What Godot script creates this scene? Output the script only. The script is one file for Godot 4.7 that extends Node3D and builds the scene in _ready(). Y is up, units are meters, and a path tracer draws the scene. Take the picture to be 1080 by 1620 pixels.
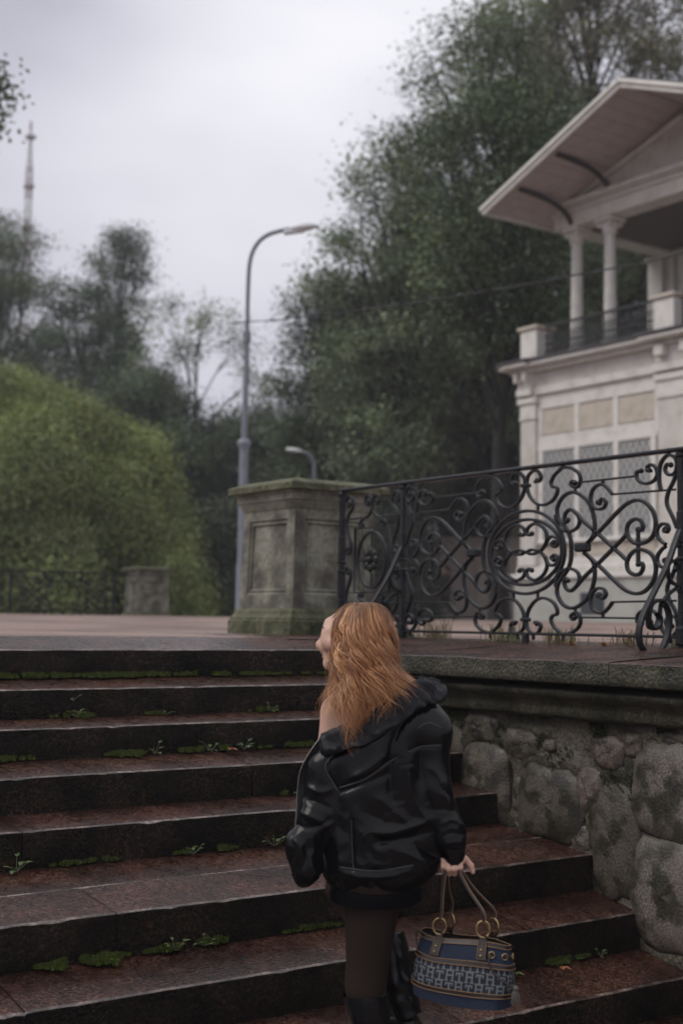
extends Node3D
# world: x runs along the steps to the right, -z up the flight, y up; plaza level is y = 0

var rng := RandomNumberGenerator.new()
var M := {}
var taken := {}
var wob := FastNoiseLite.new()

func _ready() -> void:
	rng.seed = 20241
	wob.seed = 7; wob.noise_type = FastNoiseLite.TYPE_SIMPLEX_SMOOTH; wob.frequency = 1.0; wob.fractal_octaves = 3
	var cam := Camera3D.new(); cam.name = "camera"
	cam.near = 0.05; cam.far = 2500.0
	add_child(cam)
	cam.transform = Transform3D(Basis(Vector3(0.8146456, 0.0137542, 0.5797959), Vector3(-0.0580647, 0.9966299, 0.0579417), Vector3(-0.577045, -0.0808677, 0.8126989)), Vector3(0, 0.11, 0))
	var lens := CameraAttributesPhysical.new()
	lens.frustum_focal_length = 31.79; lens.exposure_aperture = 1.45; lens.frustum_focus_distance = 5.2
	lens.exposure_multiplier = 1.0
	cam.attributes = lens
	cam.fov = 41.36
	var env := Environment.new()
	env.background_mode = Environment.BG_SKY
	env.tonemap_mode = Environment.TONE_MAPPER_LINEAR
	env.tonemap_exposure = 1.0
	env.sdfgi_enabled = true; env.ssao_enabled = true; env.ssil_enabled = true
	var pano := PanoramaSkyMaterial.new(); pano.panorama = sky_texture()
	env.sky = Sky.new(); env.sky.sky_material = pano
	env.fog_enabled = true; env.fog_density = 0.0011; env.fog_light_color = Color(0.80, 0.80, 0.84)
	var we := WorldEnvironment.new(); we.name = "world_environment"; we.environment = env; add_child(we)
	var sun := DirectionalLight3D.new(); sun.name = "sun"
	sun.light_energy = 0.5; sun.light_angular_distance = 34.0; sun.shadow_enabled = true; sun.light_color = Color(1, 0.98, 0.95)
	add_child(sun)
	sun.look_at_from_position(Vector3.ZERO, -Vector3(-0.62, 0.68, -0.30), Vector3.UP)
	materials()
	woman_materials()
	build_ground()
	build_stairs()
	build_parapet()
	build_pedestals()
	build_pavilion()
	build_far_buildings()
	build_trees()
	build_railing()
	build_street_furniture()
	build_small_plants()
	build_woman()
	build_bag()

func sky_texture() -> ImageTexture:
	var w := 1024
	var h := 512
	var im := Image.create(w, h, false, Image.FORMAT_RGBAF)
	var n := FastNoiseLite.new(); n.seed = 11; n.noise_type = FastNoiseLite.TYPE_SIMPLEX_SMOOTH; n.frequency = 1.0; n.fractal_octaves = 4; n.fractal_gain = 0.45
	var bright := Vector3(0.47, 0.37, -0.80).normalized()   # the thinnest part of the cloud deck
	var heavy := Vector3(0.32, 0.43, -0.845).normalized()    # a darker bank beside it
	for y in h:
		var el := (0.5 - (y + 0.5) / h) * PI
		for x in w:
			var az := (x + 0.5) / w * TAU
			var d := Vector3(sin(az) * cos(el), sin(el), -cos(az) * cos(el))
			var c := n.get_noise_3dv(Vector3(d.x, d.y * 2.4, d.z) * 2.2 + SKY_SHIFT)
			var c2 := n.get_noise_3dv(Vector3(d.x, d.y * 2.0, d.z) * 0.9 + Vector3(9, 4, 2))
			var up := clampf(d.y, 0.0, 1.0)
			var b := 0.63 + 0.52 * up + 0.14 * c2 + 0.26 * c
			b += 0.20 * exp(-pow(d.angle_to(bright) / 0.15, 2.0)) - 0.40 * exp(-pow(d.angle_to(heavy) / 0.09, 2.0))
			b = clampf(b, 0.3, 1.4)
			if d.y < 0.0:
				b = lerpf(b, 0.25, clampf(-d.y * 8.0, 0, 1))
			var warm := clampf((b - 0.6) * 2.2, 0.0, 1.0)
			im.set_pixel(x, y, Color(b * lerpf(0.95, 0.99, warm), b * lerpf(0.955, 0.985, warm), b * lerpf(1.10, 1.03, warm)))
	return ImageTexture.create_from_image(im)

const SKY_SHIFT := Vector3(0.3, 1.7, 2.2)

# ---------------------------------------------------------------- bookkeeping
func numbered(called: String) -> String:
	var k: int = taken.get(called, -1) + 1
	taken[called] = k
	return called if k == 0 else "%s_%03d" % [called, k]

func tag(o: Node, label: String, category: String, group := "") -> Node:
	o.set_meta("label", label); o.set_meta("category", category)
	if group: o.set_meta("group", group)
	return o

func thing(called: String, label: String, category: String, at := Vector3.ZERO, turn := 0.0, group := "") -> Node3D:
	var o := Node3D.new(); o.name = numbered(called); add_child(o)
	o.position = at; o.rotation.y = turn
	tag(o, label, category, group)
	return o

func piece(called: String, mesh: Mesh, mat: Material, parent: Node = null, kind := "") -> MeshInstance3D:
	var o := MeshInstance3D.new()
	o.mesh = mesh; o.material_override = mat
	if parent == null:
		o.name = numbered(called); add_child(o)
	else:
		o.name = called; parent.add_child(o, true)
	if kind: o.set_meta("kind", kind)
	return o

func structure(called: String) -> Node3D:
	var o := Node3D.new(); o.name = numbered(called); add_child(o); o.set_meta("kind", "structure")
	return o

func copies(called: String, mesh: Mesh, mat: Material, places: Array, tints: PackedColorArray, parent: Node = null) -> MultiMeshInstance3D:
	var mm := MultiMesh.new(); mm.transform_format = MultiMesh.TRANSFORM_3D; mm.use_colors = true; mm.mesh = mesh
	mm.instance_count = places.size()
	for i in places.size():
		mm.set_instance_transform(i, places[i]); mm.set_instance_color(i, tints[i])
	var o := MultiMeshInstance3D.new(); o.multimesh = mm; o.material_override = mat
	if parent == null:
		o.name = numbered(called); add_child(o)
	else:
		o.name = called; parent.add_child(o, true)
	o.set_meta("kind", "stuff")
	return o

# ---------------------------------------------------------------- mesh building
class Mb:
	var v := PackedVector3Array()
	var n := PackedVector3Array()
	var t := PackedVector2Array()
	var ix := PackedInt32Array()
	func tri(a: Vector3, b: Vector3, c: Vector3) -> void:
		var k := v.size()
		var m := (c - a).cross(b - a).normalized()
		v.append(a); v.append(b); v.append(c)
		for i in 3: n.append(m); t.append(Vector2.ZERO)
		ix.append(k); ix.append(k + 1); ix.append(k + 2)
	func quad(a: Vector3, b: Vector3, c: Vector3, d: Vector3) -> void:   # clockwise seen from the front
		var k := v.size()
		var m := (c - a).cross(b - a).normalized()
		if m == Vector3.ZERO: m = (d - a).cross(c - a).normalized()
		v.append(a); v.append(b); v.append(c); v.append(d)
		for q in [Vector2(0, 0), Vector2(1, 0), Vector2(1, 1), Vector2(0, 1)]: n.append(m); t.append(q)
		for q in [0, 1, 2, 0, 2, 3]: ix.append(k + q)
	func box(c: Vector3, s: Vector3, b := Basis(), bev := 0.0) -> void:
		var h := s * 0.5
		if bev <= 0.0:
			for ax in 3:
				for sg in [-1.0, 1.0]:
					var d := Vector3.ZERO; d[ax] = h[ax] * sg
					var u := Vector3.ZERO; u[(ax + 1) % 3] = h[(ax + 1) % 3]
					var w := Vector3.ZERO; w[(ax + 2) % 3] = h[(ax + 2) % 3]
					var p := [d - u - w, d - u + w, d + u + w, d + u - w]
					if sg < 0: p.reverse()
					quad(c + b * p[0], c + b * p[1], c + b * p[2], c + b * p[3])
			return
		bev = minf(bev, minf(h.x, minf(h.y, h.z)) * 0.95)
		for ax in 3:
			var a1 := (ax + 1) % 3
			var a2 := (ax + 2) % 3
			for sg in [-1.0, 1.0]:
				var d := Vector3.ZERO; d[ax] = h[ax] * sg
				var u := Vector3.ZERO; u[a1] = h[a1] - bev
				var w := Vector3.ZERO; w[a2] = h[a2] - bev
				out(c, b, [d - u - w, d - u + w, d + u + w, d + u - w])
				for sg2 in [-1.0, 1.0]:   # edge between +-ax and +-a1
					var p := Vector3.ZERO; p[ax] = h[ax] * sg; p[a1] = (h[a1] - bev) * sg2
					var q := Vector3.ZERO; q[ax] = (h[ax] - bev) * sg; q[a1] = h[a1] * sg2
					out(c, b, [p - w, p + w, q + w, q - w])
		for sx in [-1.0, 1.0]:
			for sy in [-1.0, 1.0]:
				for sz in [-1.0, 1.0]:
					var g := Vector3(sx, sy, sz)
					var i := h - Vector3.ONE * bev
					out(c, b, [Vector3(h.x, i.y, i.z) * g, Vector3(i.x, h.y, i.z) * g, Vector3(i.x, i.y, h.z) * g])
	func out(c: Vector3, b: Basis, p: Array) -> void:   # a convex face turned so that it looks away from c
		var m: Vector3 = (p[2] - p[0]).cross(p[1] - p[0])
		var mid := Vector3.ZERO
		for q in p: mid += q
		if m.dot(mid) < 0: p.reverse()
		if p.size() == 3: tri(c + b * p[0], c + b * p[1], c + b * p[2])
		else: quad(c + b * p[0], c + b * p[1], c + b * p[2], c + b * p[3])
	func grid(p: PackedVector3Array, rows: int, cols: int, wrap_c := false, wrap_r := false) -> void:   # smooth sheet of rows x cols points; normal = along cols x along rows
		var k := v.size()
		for r in rows:
			for c in cols:
				var c0 := c - 1
				var c1 := c + 1
				if wrap_c: c0 = (c0 + cols) % cols; c1 = c1 % cols
				else: c0 = maxi(c0, 0); c1 = mini(c1, cols - 1)
				var r0 := r - 1
				var r1 := r + 1
				if wrap_r: r0 = (r0 + rows) % rows; r1 = r1 % rows
				else: r0 = maxi(r0, 0); r1 = mini(r1, rows - 1)
				var m := (p[r * cols + c1] - p[r * cols + c0]).cross(p[r1 * cols + c] - p[r0 * cols + c])
				if m.length_squared() < 1e-16:
					var ra := mini(r + 1, rows - 1) if r == 0 else maxi(r - 1, 0)
					m = (p[ra * cols + c1] - p[ra * cols + c0]).cross(p[r1 * cols + c] - p[r0 * cols + c])
				v.append(p[r * cols + c]); n.append(m.normalized() if m.length_squared() > 0 else Vector3.UP)
				t.append(Vector2(float(c) / maxi(cols - 1, 1), float(r) / maxi(rows - 1, 1)))
		for r in (rows if wrap_r else rows - 1):
			for c in (cols if wrap_c else cols - 1):
				var a := k + r * cols + c
				var b := k + r * cols + (c + 1) % cols
				var d := k + ((r + 1) % rows) * cols + c
				var e := k + ((r + 1) % rows) * cols + (c + 1) % cols
				ix.append(a); ix.append(d); ix.append(b)
				ix.append(b); ix.append(d); ix.append(e)
	func tube(path: PackedVector3Array, radii: PackedFloat32Array, sides := 8, caps := true, flat := 1.0, flat_dir := Vector3.ZERO) -> void:
		var p := PackedVector3Array()
		var rows := path.size()
		var ref := Vector3.UP
		var t0 := (path[1] - path[0]).normalized()
		if absf(t0.dot(ref)) > 0.9: ref = Vector3.RIGHT
		for r in rows:
			var d := (path[mini(r + 1, rows - 1)] - path[maxi(r - 1, 0)]).normalized()
			if d == Vector3.ZERO: d = t0
			var s := d.cross(flat_dir if flat_dir != Vector3.ZERO else ref).normalized()
			if s == Vector3.ZERO: s = d.cross(Vector3.RIGHT).normalized()
			var w := s.cross(d).normalized()
			if flat_dir == Vector3.ZERO: ref = w
			var rad := radii[mini(r, radii.size() - 1)]
			for c in sides:
				var a := -TAU * c / sides
				p.append(path[r] + s * cos(a) * rad + w * sin(a) * rad * flat)
		var k := v.size()
		grid(p, rows, sides, true)
		if caps:
			for e in [0, rows - 1]:
				var c0 := v.size()
				var m: Vector3 = (path[0] - path[1]).normalized() if e == 0 else (path[rows - 1] - path[rows - 2]).normalized()
				v.append(path[e]); n.append(m); t.append(Vector2.ZERO)
				for c in sides: v.append(p[e * sides + c]); n.append(m); t.append(Vector2.ZERO)
				for c in sides:
					ix.append(c0)
					if e == 0: ix.append(c0 + 1 + c); ix.append(c0 + 1 + (c + 1) % sides)
					else: ix.append(c0 + 1 + (c + 1) % sides); ix.append(c0 + 1 + c)
	func bar(path: PackedVector3Array, side: Vector3, w: float, d: float, closed := false) -> void:   # bar of w in the plane by d along side, corners eased
		var p := PackedVector3Array()
		var rows := path.size()
		var prof: Array = [Vector2(-1, -0.7), Vector2(-0.7, -1), Vector2(0.7, -1), Vector2(1, -0.7), Vector2(1, 0.7), Vector2(0.7, 1), Vector2(-0.7, 1), Vector2(-1, 0.7)]
		for r in rows:
			var a := path[(r - 1 + rows) % rows] if closed else path[maxi(r - 1, 0)]
			var b := path[(r + 1) % rows] if closed else path[mini(r + 1, rows - 1)]
			var dd := (b - a).normalized()
			var s := side.cross(dd).normalized()
			for q in prof: p.append(path[r] + s * q.x * w * 0.5 + side * q.y * d * 0.5)
		grid(p, rows, 8, true, closed)
		if not closed:
			for e in [0, rows - 1]:
				var c0 := v.size()
				var m: Vector3 = (path[0] - path[1]).normalized() if e == 0 else (path[rows - 1] - path[rows - 2]).normalized()
				for c in 8: v.append(p[e * 8 + c]); n.append(m); t.append(Vector2.ZERO)
				for c in range(1, 7): ix.append(c0); ix.append(c0 + c); ix.append(c0 + c + 1)
	func ball(c: Vector3, r: Vector3, rows := 8, cols := 12) -> void:
		var p := PackedVector3Array()
		for i in rows + 1:
			var a := PI * i / rows
			for j in cols:
				var b := TAU * j / cols
				p.append(c + Vector3(sin(a) * cos(b), cos(a), sin(a) * sin(b)) * r)
		grid(p, rows + 1, cols, true)
	func lathe(prof: PackedVector2Array, c: Vector3, sides := 16) -> void:   # prof: (radius, height), top to bottom
		var p := PackedVector3Array()
		for q in prof:
			for j in sides:
				var b := TAU * j / sides
				p.append(c + Vector3(q.x * cos(b), q.y, q.x * sin(b)))
		grid(p, prof.size(), sides, true)
	func frustum(c: Vector3, s0: Vector2, y0: float, s1: Vector2, y1: float, ends := true) -> void:   # four-sided block: size s0 at y0, s1 at y1
		var lo := [Vector3(-s0.x, y0, -s0.y), Vector3(s0.x, y0, -s0.y), Vector3(s0.x, y0, s0.y), Vector3(-s0.x, y0, s0.y)]
		var hi := [Vector3(-s1.x, y1, -s1.y), Vector3(s1.x, y1, -s1.y), Vector3(s1.x, y1, s1.y), Vector3(-s1.x, y1, s1.y)]
		for i in 4: lo[i] = Vector3(lo[i].x * 0.5, lo[i].y, lo[i].z * 0.5) + c; hi[i] = Vector3(hi[i].x * 0.5, hi[i].y, hi[i].z * 0.5) + c
		for i in 4:
			var j := (i + 1) % 4
			quad(lo[i], lo[j], hi[j], hi[i])
		if ends:
			quad(hi[0], hi[1], hi[2], hi[3]); quad(lo[0], lo[3], lo[2], lo[1])
	func mesh() -> ArrayMesh:
		var a := []
		a.resize(Mesh.ARRAY_MAX)
		a[Mesh.ARRAY_VERTEX] = v; a[Mesh.ARRAY_NORMAL] = n; a[Mesh.ARRAY_TEX_UV] = t; a[Mesh.ARRAY_INDEX] = ix
		var m := ArrayMesh.new()
		m.add_surface_from_arrays(Mesh.PRIMITIVE_TRIANGLES, a)
		return m

func box_mesh(s: Vector3, bev := 0.0, c := Vector3.ZERO, b := Basis()) -> ArrayMesh:
	var m := Mb.new(); m.box(c, s, b, bev); return m.mesh()

func smooth_path(p: PackedVector2Array, per := 5, closed := false) -> PackedVector2Array:   # Catmull-Rom
	var o := PackedVector2Array()
	var k := p.size()
	var last := k if closed else k - 1
	for i in last:
		var a := p[(i - 1 + k) % k] if closed else p[maxi(i - 1, 0)]
		var b := p[i]
		var c := p[(i + 1) % k]
		var d := p[(i + 2) % k] if closed else p[mini(i + 2, k - 1)]
		for j in per:
			o.append(b.cubic_interpolate(c, a, d, float(j) / per))
	if not closed: o.append(p[k - 1])
	return o

func smooth3(p: PackedVector3Array, per := 5) -> PackedVector3Array:
	var o := PackedVector3Array()
	var k := p.size()
	for i in k - 1:
		for j in per:
			o.append(p[i].cubic_interpolate(p[i + 1], p[maxi(i - 1, 0)], p[mini(i + 2, k - 1)], float(j) / per))
	o.append(p[k - 1])
	return o

# ---------------------------------------------------------------- materials
func ramp(stops: Array) -> Gradient:
	var g := Gradient.new()
	var o := PackedFloat32Array()
	var c := PackedColorArray()
	for s in stops: o.append(s[0]); c.append(s[1])
	g.offsets = o; g.colors = c
	return g

func lin(r: float, g: float, b: float) -> Color:
	return Color(r, g, b).linear_to_srgb()

func noise(seed_: int, freq: float, oct: int, kind := FastNoiseLite.TYPE_SIMPLEX_SMOOTH) -> FastNoiseLite:
	var n := FastNoiseLite.new(); n.seed = seed_; n.frequency = freq; n.fractal_octaves = oct; n.noise_type = kind
	if oct <= 1: n.fractal_type = FastNoiseLite.FRACTAL_NONE
	return n

func tex(n: FastNoiseLite, g: Gradient, size := 512, normal := 0.0) -> NoiseTexture2D:
	var t := NoiseTexture2D.new(); t.width = size; t.height = size; t.seamless = true; t.seamless_blend_skirt = 0.2
	t.noise = n; t.generate_mipmaps = false
	if normal > 0.0: t.as_normal_map = true; t.bump_strength = normal
	elif g: t.color_ramp = g
	return t

# a stony surface: fine grain (albedo), slow stains that multiply it, patchy gloss and relief
func stone_mat(called: String, grain: Gradient, stain: Gradient, gloss: Gradient, scale: float, stain_scale: float, seed_: int, freq: float, bump: float, cell := false) -> StandardMaterial3D:
	var m := StandardMaterial3D.new(); m.resource_name = called
	m.uv1_triplanar = true; m.uv1_world_triplanar = true; m.uv1_scale = Vector3.ONE * scale
	m.uv2_triplanar = true; m.uv2_world_triplanar = true; m.uv2_scale = Vector3.ONE * stain_scale
	var n := noise(seed_, freq, 4)
	if cell:
		n = noise(seed_, freq, 2, FastNoiseLite.TYPE_CELLULAR); n.cellular_return_type = FastNoiseLite.RETURN_CELL_VALUE
	m.albedo_texture = tex(n, grain, 768)
	m.detail_enabled = true; m.detail_blend_mode = BaseMaterial3D.BLEND_MODE_MUL; m.detail_uv_layer = BaseMaterial3D.DETAIL_UV_2
	m.detail_albedo = tex(noise(seed_ + 3, 0.009, 5), stain, 512)
	m.roughness = 1.0
	m.roughness_texture = tex(noise(seed_ + 5, 0.02, 4), gloss, 512)
	m.heightmap_enabled = true; m.heightmap_scale = bump
	m.heightmap_texture = tex(noise(seed_ + 7, clampf(freq, 0.03, 0.11), 4), null, 512)
	return m

func plain(called: String, c: Color, rough := 0.8, metal := 0.0) -> StandardMaterial3D:
	var m := StandardMaterial3D.new(); m.resource_name = called
	m.albedo_color = c; m.roughness = rough; m.metallic = metal
	return m

func rough_paint(called: String, c: Color, rough: float, seed_: int, scale := 0.6, world := true) -> StandardMaterial3D:
	var m := plain(called, c, rough)
	m.uv1_triplanar = true; m.uv1_world_triplanar = world; m.uv1_scale = Vector3.ONE * scale
	m.albedo_texture = tex(noise(seed_, 0.012, 5), ramp([[0.0, Color(0.87, 0.86, 0.84)], [0.5, Color(0.97, 0.97, 0.97)], [1.0, Color(1, 1, 1)]]), 512)
	return m

func leaf_mat(called: String, c: Color, back: float) -> StandardMaterial3D:
	var m := plain(called, c, 0.55)
	m.vertex_color_use_as_albedo = true
	m.backlight_enabled = true; m.backlight = Color(back, back, back * 0.6)
	m.cull_mode = BaseMaterial3D.CULL_DISABLED
	return m

func materials() -> void:
	var white := Color(1, 1, 1)
	M.granite = stone_mat("granite", ramp([[0.0, lin(0.009, 0.005, 0.004)], [0.22, lin(0.023, 0.0095, 0.0062)], [0.45, lin(0.052, 0.0215, 0.0145)], [0.68, lin(0.092, 0.042, 0.029)], [0.86, lin(0.135, 0.075, 0.056)], [1.0, lin(0.21, 0.145, 0.12)]]),
		ramp([[0.0, Color(0.42, 0.41, 0.40)], [0.45, Color(0.72, 0.71, 0.70)], [0.75, Color(0.95, 0.93, 0.92)], [1.0, white]]),
		ramp([[0.0, Color(0.14, 0.14, 0.14)], [0.5, Color(0.34, 0.34, 0.34)], [1.0, Color(0.58, 0.58, 0.58)]]), 1.25, 0.42, 21, 0.105, 0.30, true)
	M.granite_face_shaded = stone_mat("granite face with algae and painted shade", ramp([[0.0, lin(0.006, 0.005, 0.0045)], [0.4, lin(0.014, 0.0115, 0.0095)], [0.6, lin(0.024, 0.017, 0.0135)], [0.85, lin(0.055, 0.033, 0.024)], [1.0, lin(0.11, 0.07, 0.052)]]),
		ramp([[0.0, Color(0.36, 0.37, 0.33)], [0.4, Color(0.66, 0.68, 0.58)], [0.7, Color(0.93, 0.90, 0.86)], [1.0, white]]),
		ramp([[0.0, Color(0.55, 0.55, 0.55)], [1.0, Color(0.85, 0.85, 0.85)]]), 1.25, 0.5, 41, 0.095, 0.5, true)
	M.granite_face_shaded.metallic_specular = 0.28  # riser colour: algae, plus the shade on the fronts painted in
	M.granite.metallic_specular = 0.4
	M.granite_worn_lit = stone_mat("worn granite arris with painted highlight", ramp([[0.0, lin(0.07, 0.05, 0.042)], [0.5, lin(0.17, 0.125, 0.11)], [1.0, lin(0.36, 0.30, 0.27)]]), ramp([[0.0, Color(0.30, 0.29, 0.28)], [0.45, Color(0.55, 0.54, 0.53)], [0.7, white], [1.0, white]]), ramp([[0.0, Color(0.18, 0.18, 0.18)], [1.0, Color(0.5, 0.5, 0.5)]]), 1.25, 1.1, 23, 0.09, 0.3, true)  # worn edge whose skylight highlight is painted in as paler granite
	M.coping_face = stone_mat("mossy coping", ramp([[0.0, lin(0.020, 0.020, 0.012)], [0.45, lin(0.055, 0.052, 0.034)], [0.75, lin(0.095, 0.082, 0.062)], [1.0, lin(0.16, 0.14, 0.115)]]),
		ramp([[0.0, Color(0.42, 0.46, 0.36)], [0.5, Color(0.8, 0.8, 0.72)], [1.0, white]]),
		ramp([[0.0, Color(0.5, 0.5, 0.5)], [1.0, Color(0.8, 0.8, 0.8)]]), 1.5, 0.6, 61, 0.06, 0.45, true)
	M.mortar = stone_mat("mortar", ramp([[0.0, lin(0.03, 0.027, 0.02)], [0.5, lin(0.085, 0.074, 0.057)], [1.0, lin(0.19, 0.17, 0.14)]]),
		ramp([[0.0, Color(0.34, 0.38, 0.27)], [0.4, Color(0.62, 0.62, 0.50)], [0.65, Color(0.92, 0.90, 0.86)], [1.0, white]]),
		ramp([[0.0, Color(0.5, 0.5, 0.5)], [1.0, Color(0.9, 0.9, 0.9)]]), 1.1, 0.55, 81, 0.05, 0.8)
	var bs := [[lin(0.034, 0.028, 0.021), lin(0.088, 0.073, 0.057), lin(0.19, 0.165, 0.135)], [lin(0.042, 0.031, 0.026), lin(0.115, 0.087, 0.075), lin(0.24, 0.195, 0.17)], [lin(0.026, 0.022, 0.016), lin(0.068, 0.058, 0.044), lin(0.15, 0.128, 0.104)], [lin(0.044, 0.036, 0.032), lin(0.130, 0.112, 0.102), lin(0.28, 0.255, 0.24)]]
	for i in 4:
		M["boulder%d" % i] = stone_mat("field stone", ramp([[0.0, bs[i][0]], [0.5, bs[i][1]], [1.0, bs[i][2]]]),
			ramp([[0.0, Color(0.25, 0.27, 0.18)], [0.38, Color(0.52, 0.52, 0.43)], [0.58, Color(0.93, 0.92, 0.89)], [1.0, white]]),
			ramp([[0.0, Color(0.38, 0.38, 0.38)], [1.0, Color(0.72, 0.72, 0.72)]]), 2.2, 1.3, 101 + i * 13, 0.045, 0.22)
	M.sandstone = stone_mat("grey pedestal stone", ramp([[0.0, lin(0.16, 0.15, 0.13)], [0.5, lin(0.235, 0.22, 0.195)], [1.0, lin(0.31, 0.295, 0.265)]]),
		ramp([[0.0, Color(0.42, 0.40, 0.40)], [0.35, Color(0.66, 0.66, 0.62)], [0.6, Color(0.88, 0.90, 0.84)], [1.0, white]]),
		ramp([[0.0, Color(0.6, 0.6, 0.6)], [1.0, Color(0.9, 0.9, 0.9)]]), 0.9, 0.7, 161, 0.03, 0.5)
	M.mossy_stone = stone_mat("mossy pedestal stone", ramp([[0.0, lin(0.06, 0.06, 0.036)], [0.5, lin(0.115, 0.11, 0.075)], [1.0, lin(0.20, 0.185, 0.15)]]),
		ramp([[0.0, Color(0.42, 0.50, 0.30)], [0.5, Color(0.78, 0.8, 0.64)], [1.0, white]]),
		ramp([[0.0, Color(0.6, 0.6, 0.6)], [1.0, Color(0.9, 0.9, 0.9)]]), 0.9, 0.9, 171, 0.03, 0.8)
	M.gravel = stone_mat("pinkish gravel", ramp([[0.0, lin(0.17, 0.11, 0.095)], [0.35, lin(0.30, 0.205, 0.175)], [0.65, lin(0.40, 0.29, 0.25)], [1.0, lin(0.55, 0.44, 0.40)]]),
		ramp([[0.0, Color(0.62, 0.60, 0.58)], [0.5, Color(0.86, 0.85, 0.84)], [1.0, white]]),
		ramp([[0.0, Color(0.45, 0.45, 0.45)], [1.0, Color(0.85, 0.85, 0.85)]]), 1.2, 0.13, 181, 0.2, 1.2, true)
	M.lawn = stone_mat("lawn", ramp([[0.0, lin(0.02, 0.035, 0.012)], [1.0, lin(0.07, 0.10, 0.035)]]), ramp([[0.0, Color(0.6, 0.6, 0.6)], [1.0, white]]), ramp([[0.0, Color(0.9, 0.9, 0.9)], [1.0, white]]), 1.0, 0.1, 191, 0.06, 2.0)
	M.iron = plain("black iron", lin(0.006, 0.0064, 0.008), 0.34, 0.0)
	M.iron.metallic_specular = 0.4
	M.iron.uv1_triplanar = true; M.iron.uv1_world_triplanar = true; M.iron.uv1_scale = Vector3.ONE * 3.0
	M.iron.roughness = 1.0; M.iron.roughness_texture = tex(noise(211, 0.03, 4), ramp([[0.0, Color(0.22, 0.22, 0.22)], [1.0, Color(0.55, 0.55, 0.55)]]), 256)
	M.iron.heightmap_enabled = true; M.iron.heightmap_scale = 0.12; M.iron.heightmap_texture = tex(noise(213, 0.08, 3), null, 256)
	M.far_iron = plain("old iron", lin(0.016, 0.017, 0.020), 0.5)
	M.pale_wall = rough_paint("pale painted wall", lin(0.57, 0.535, 0.495), 0.75, 221, 0.35)
	M.white_trim = rough_paint("off white trim", lin(0.66, 0.635, 0.595), 0.7, 231, 0.4)
	M.beige_panel = rough_paint("beige panel", lin(0.50, 0.445, 0.375), 0.75, 241, 0.5)
	M.pink_board = rough_paint("pinkish boards", lin(0.47, 0.41, 0.385), 0.7, 251, 0.5)
	M.dark_line = plain("dark bracket", lin(0.045, 0.036, 0.035), 0.7)
	M.roof_metal = plain("dark roof metal", lin(0.055, 0.05, 0.055), 0.5)
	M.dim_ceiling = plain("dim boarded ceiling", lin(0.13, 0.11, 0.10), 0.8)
	M.garden_wall = rough_paint("greyish plaster", lin(0.50, 0.435, 0.38), 0.8, 277, 0.3)
	M.plinth = rough_paint("grey green plinth", lin(0.40, 0.40, 0.37), 0.8, 261, 0.3)
	M.glass = plain("dark glass", lin(0.05, 0.055, 0.06), 0.08)
	M.lattice = plain("grey lattice", lin(0.50, 0.50, 0.49), 0.6)
	M.curtained = plain("curtained pane", lin(0.25, 0.25, 0.245), 0.3)
	M.yellow_wall = rough_paint("pale yellow wall", lin(0.40, 0.35, 0.25), 0.8, 271, 0.3)
	M.lamp_post = rough_paint("grey blue painted steel", lin(0.19, 0.21, 0.25), 0.45, 281, 1.0)
	M.lamp_head = plain("pale lamp housing", lin(0.62, 0.63, 0.65), 0.35)
	M.cable = plain("black cable", lin(0.02, 0.02, 0.024), 0.6)
	M.red_steel = plain("red steel", lin(0.36, 0.27, 0.27), 0.6)
	M.white_steel = plain("white steel", lin(0.6, 0.58, 0.58), 0.6)
	M.bark = stone_mat("bark", ramp([[0.0, lin(0.012, 0.010, 0.008)], [1.0, lin(0.06, 0.05, 0.04)]]), ramp([[0.0, Color(0.6, 0.65, 0.55)], [1.0, white]]), ramp([[0.0, Color(0.8, 0.8, 0.8)], [1.0, white]]), 0.8, 0.4, 291, 0.03, 3.0)
	M.leaf = leaf_mat("leaf", white, 0.5)
	M.moss = leaf_mat("moss", white, 0.2)
	M.weed_leaf = leaf_mat("weed leaf", lin(0.075, 0.125, 0.045), 0.4); M.weed_leaf.vertex_color_use_as_albedo = false
	M.weed_stem = plain("weed stem", lin(0.10, 0.10, 0.05), 0.7)
	M.dry_leaf = leaf_mat("dry grass", lin(0.20, 0.13, 0.065), 0.3); M.dry_leaf.vertex_color_use_as_albedo = false
	M.dead_leaf = leaf_mat("dead leaf", lin(0.22, 0.075, 0.03), 0.3); M.dead_leaf.vertex_color_use_as_albedo = false
	M.far_coat = plain("dark blue coat", lin(0.035, 0.036, 0.048), 0.8)
	M.far_legs = plain("black trousers", lin(0.018, 0.018, 0.022), 0.8)
	M.tassel = plain("striped tassel threads", lin(0.075, 0.065, 0.058), 0.8)

# ---------------------------------------------------------------- ground
func ground_y(x: float, z: float) -> float:
	var d := Vector2(x, z).length()
	return 0.012 + 0.16 * smoothstep(8.0, 24.0, d) + 0.06 * smoothstep(24.0, 60.0, d) + 0.012 * wob.get_noise_2d(x * 0.25, z * 0.25) * smoothstep(7.0, 12.0, d)

func sheet(xs: Array, zs: Array, skip: Callable, lift: float) -> ArrayMesh:
	var m := Mb.new()
	var nx := xs.size()
	for z in zs:
		for x in xs:
			m.v.append(Vector3(x, ground_y(x, z) + lift, z)); m.n.append(Vector3.UP); m.t.append(Vector2(x, z))
	for j in zs.size() - 1:
		for i in nx - 1:
			if skip.call((xs[i] + xs[i + 1]) * 0.5, (zs[j] + zs[j + 1]) * 0.5): continue
			var a := j * nx + i
			m.ix.append_array(PackedInt32Array([a, a + 1, a + nx, a + 1, a + nx + 1, a + nx]))
	return m.mesh()

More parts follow.
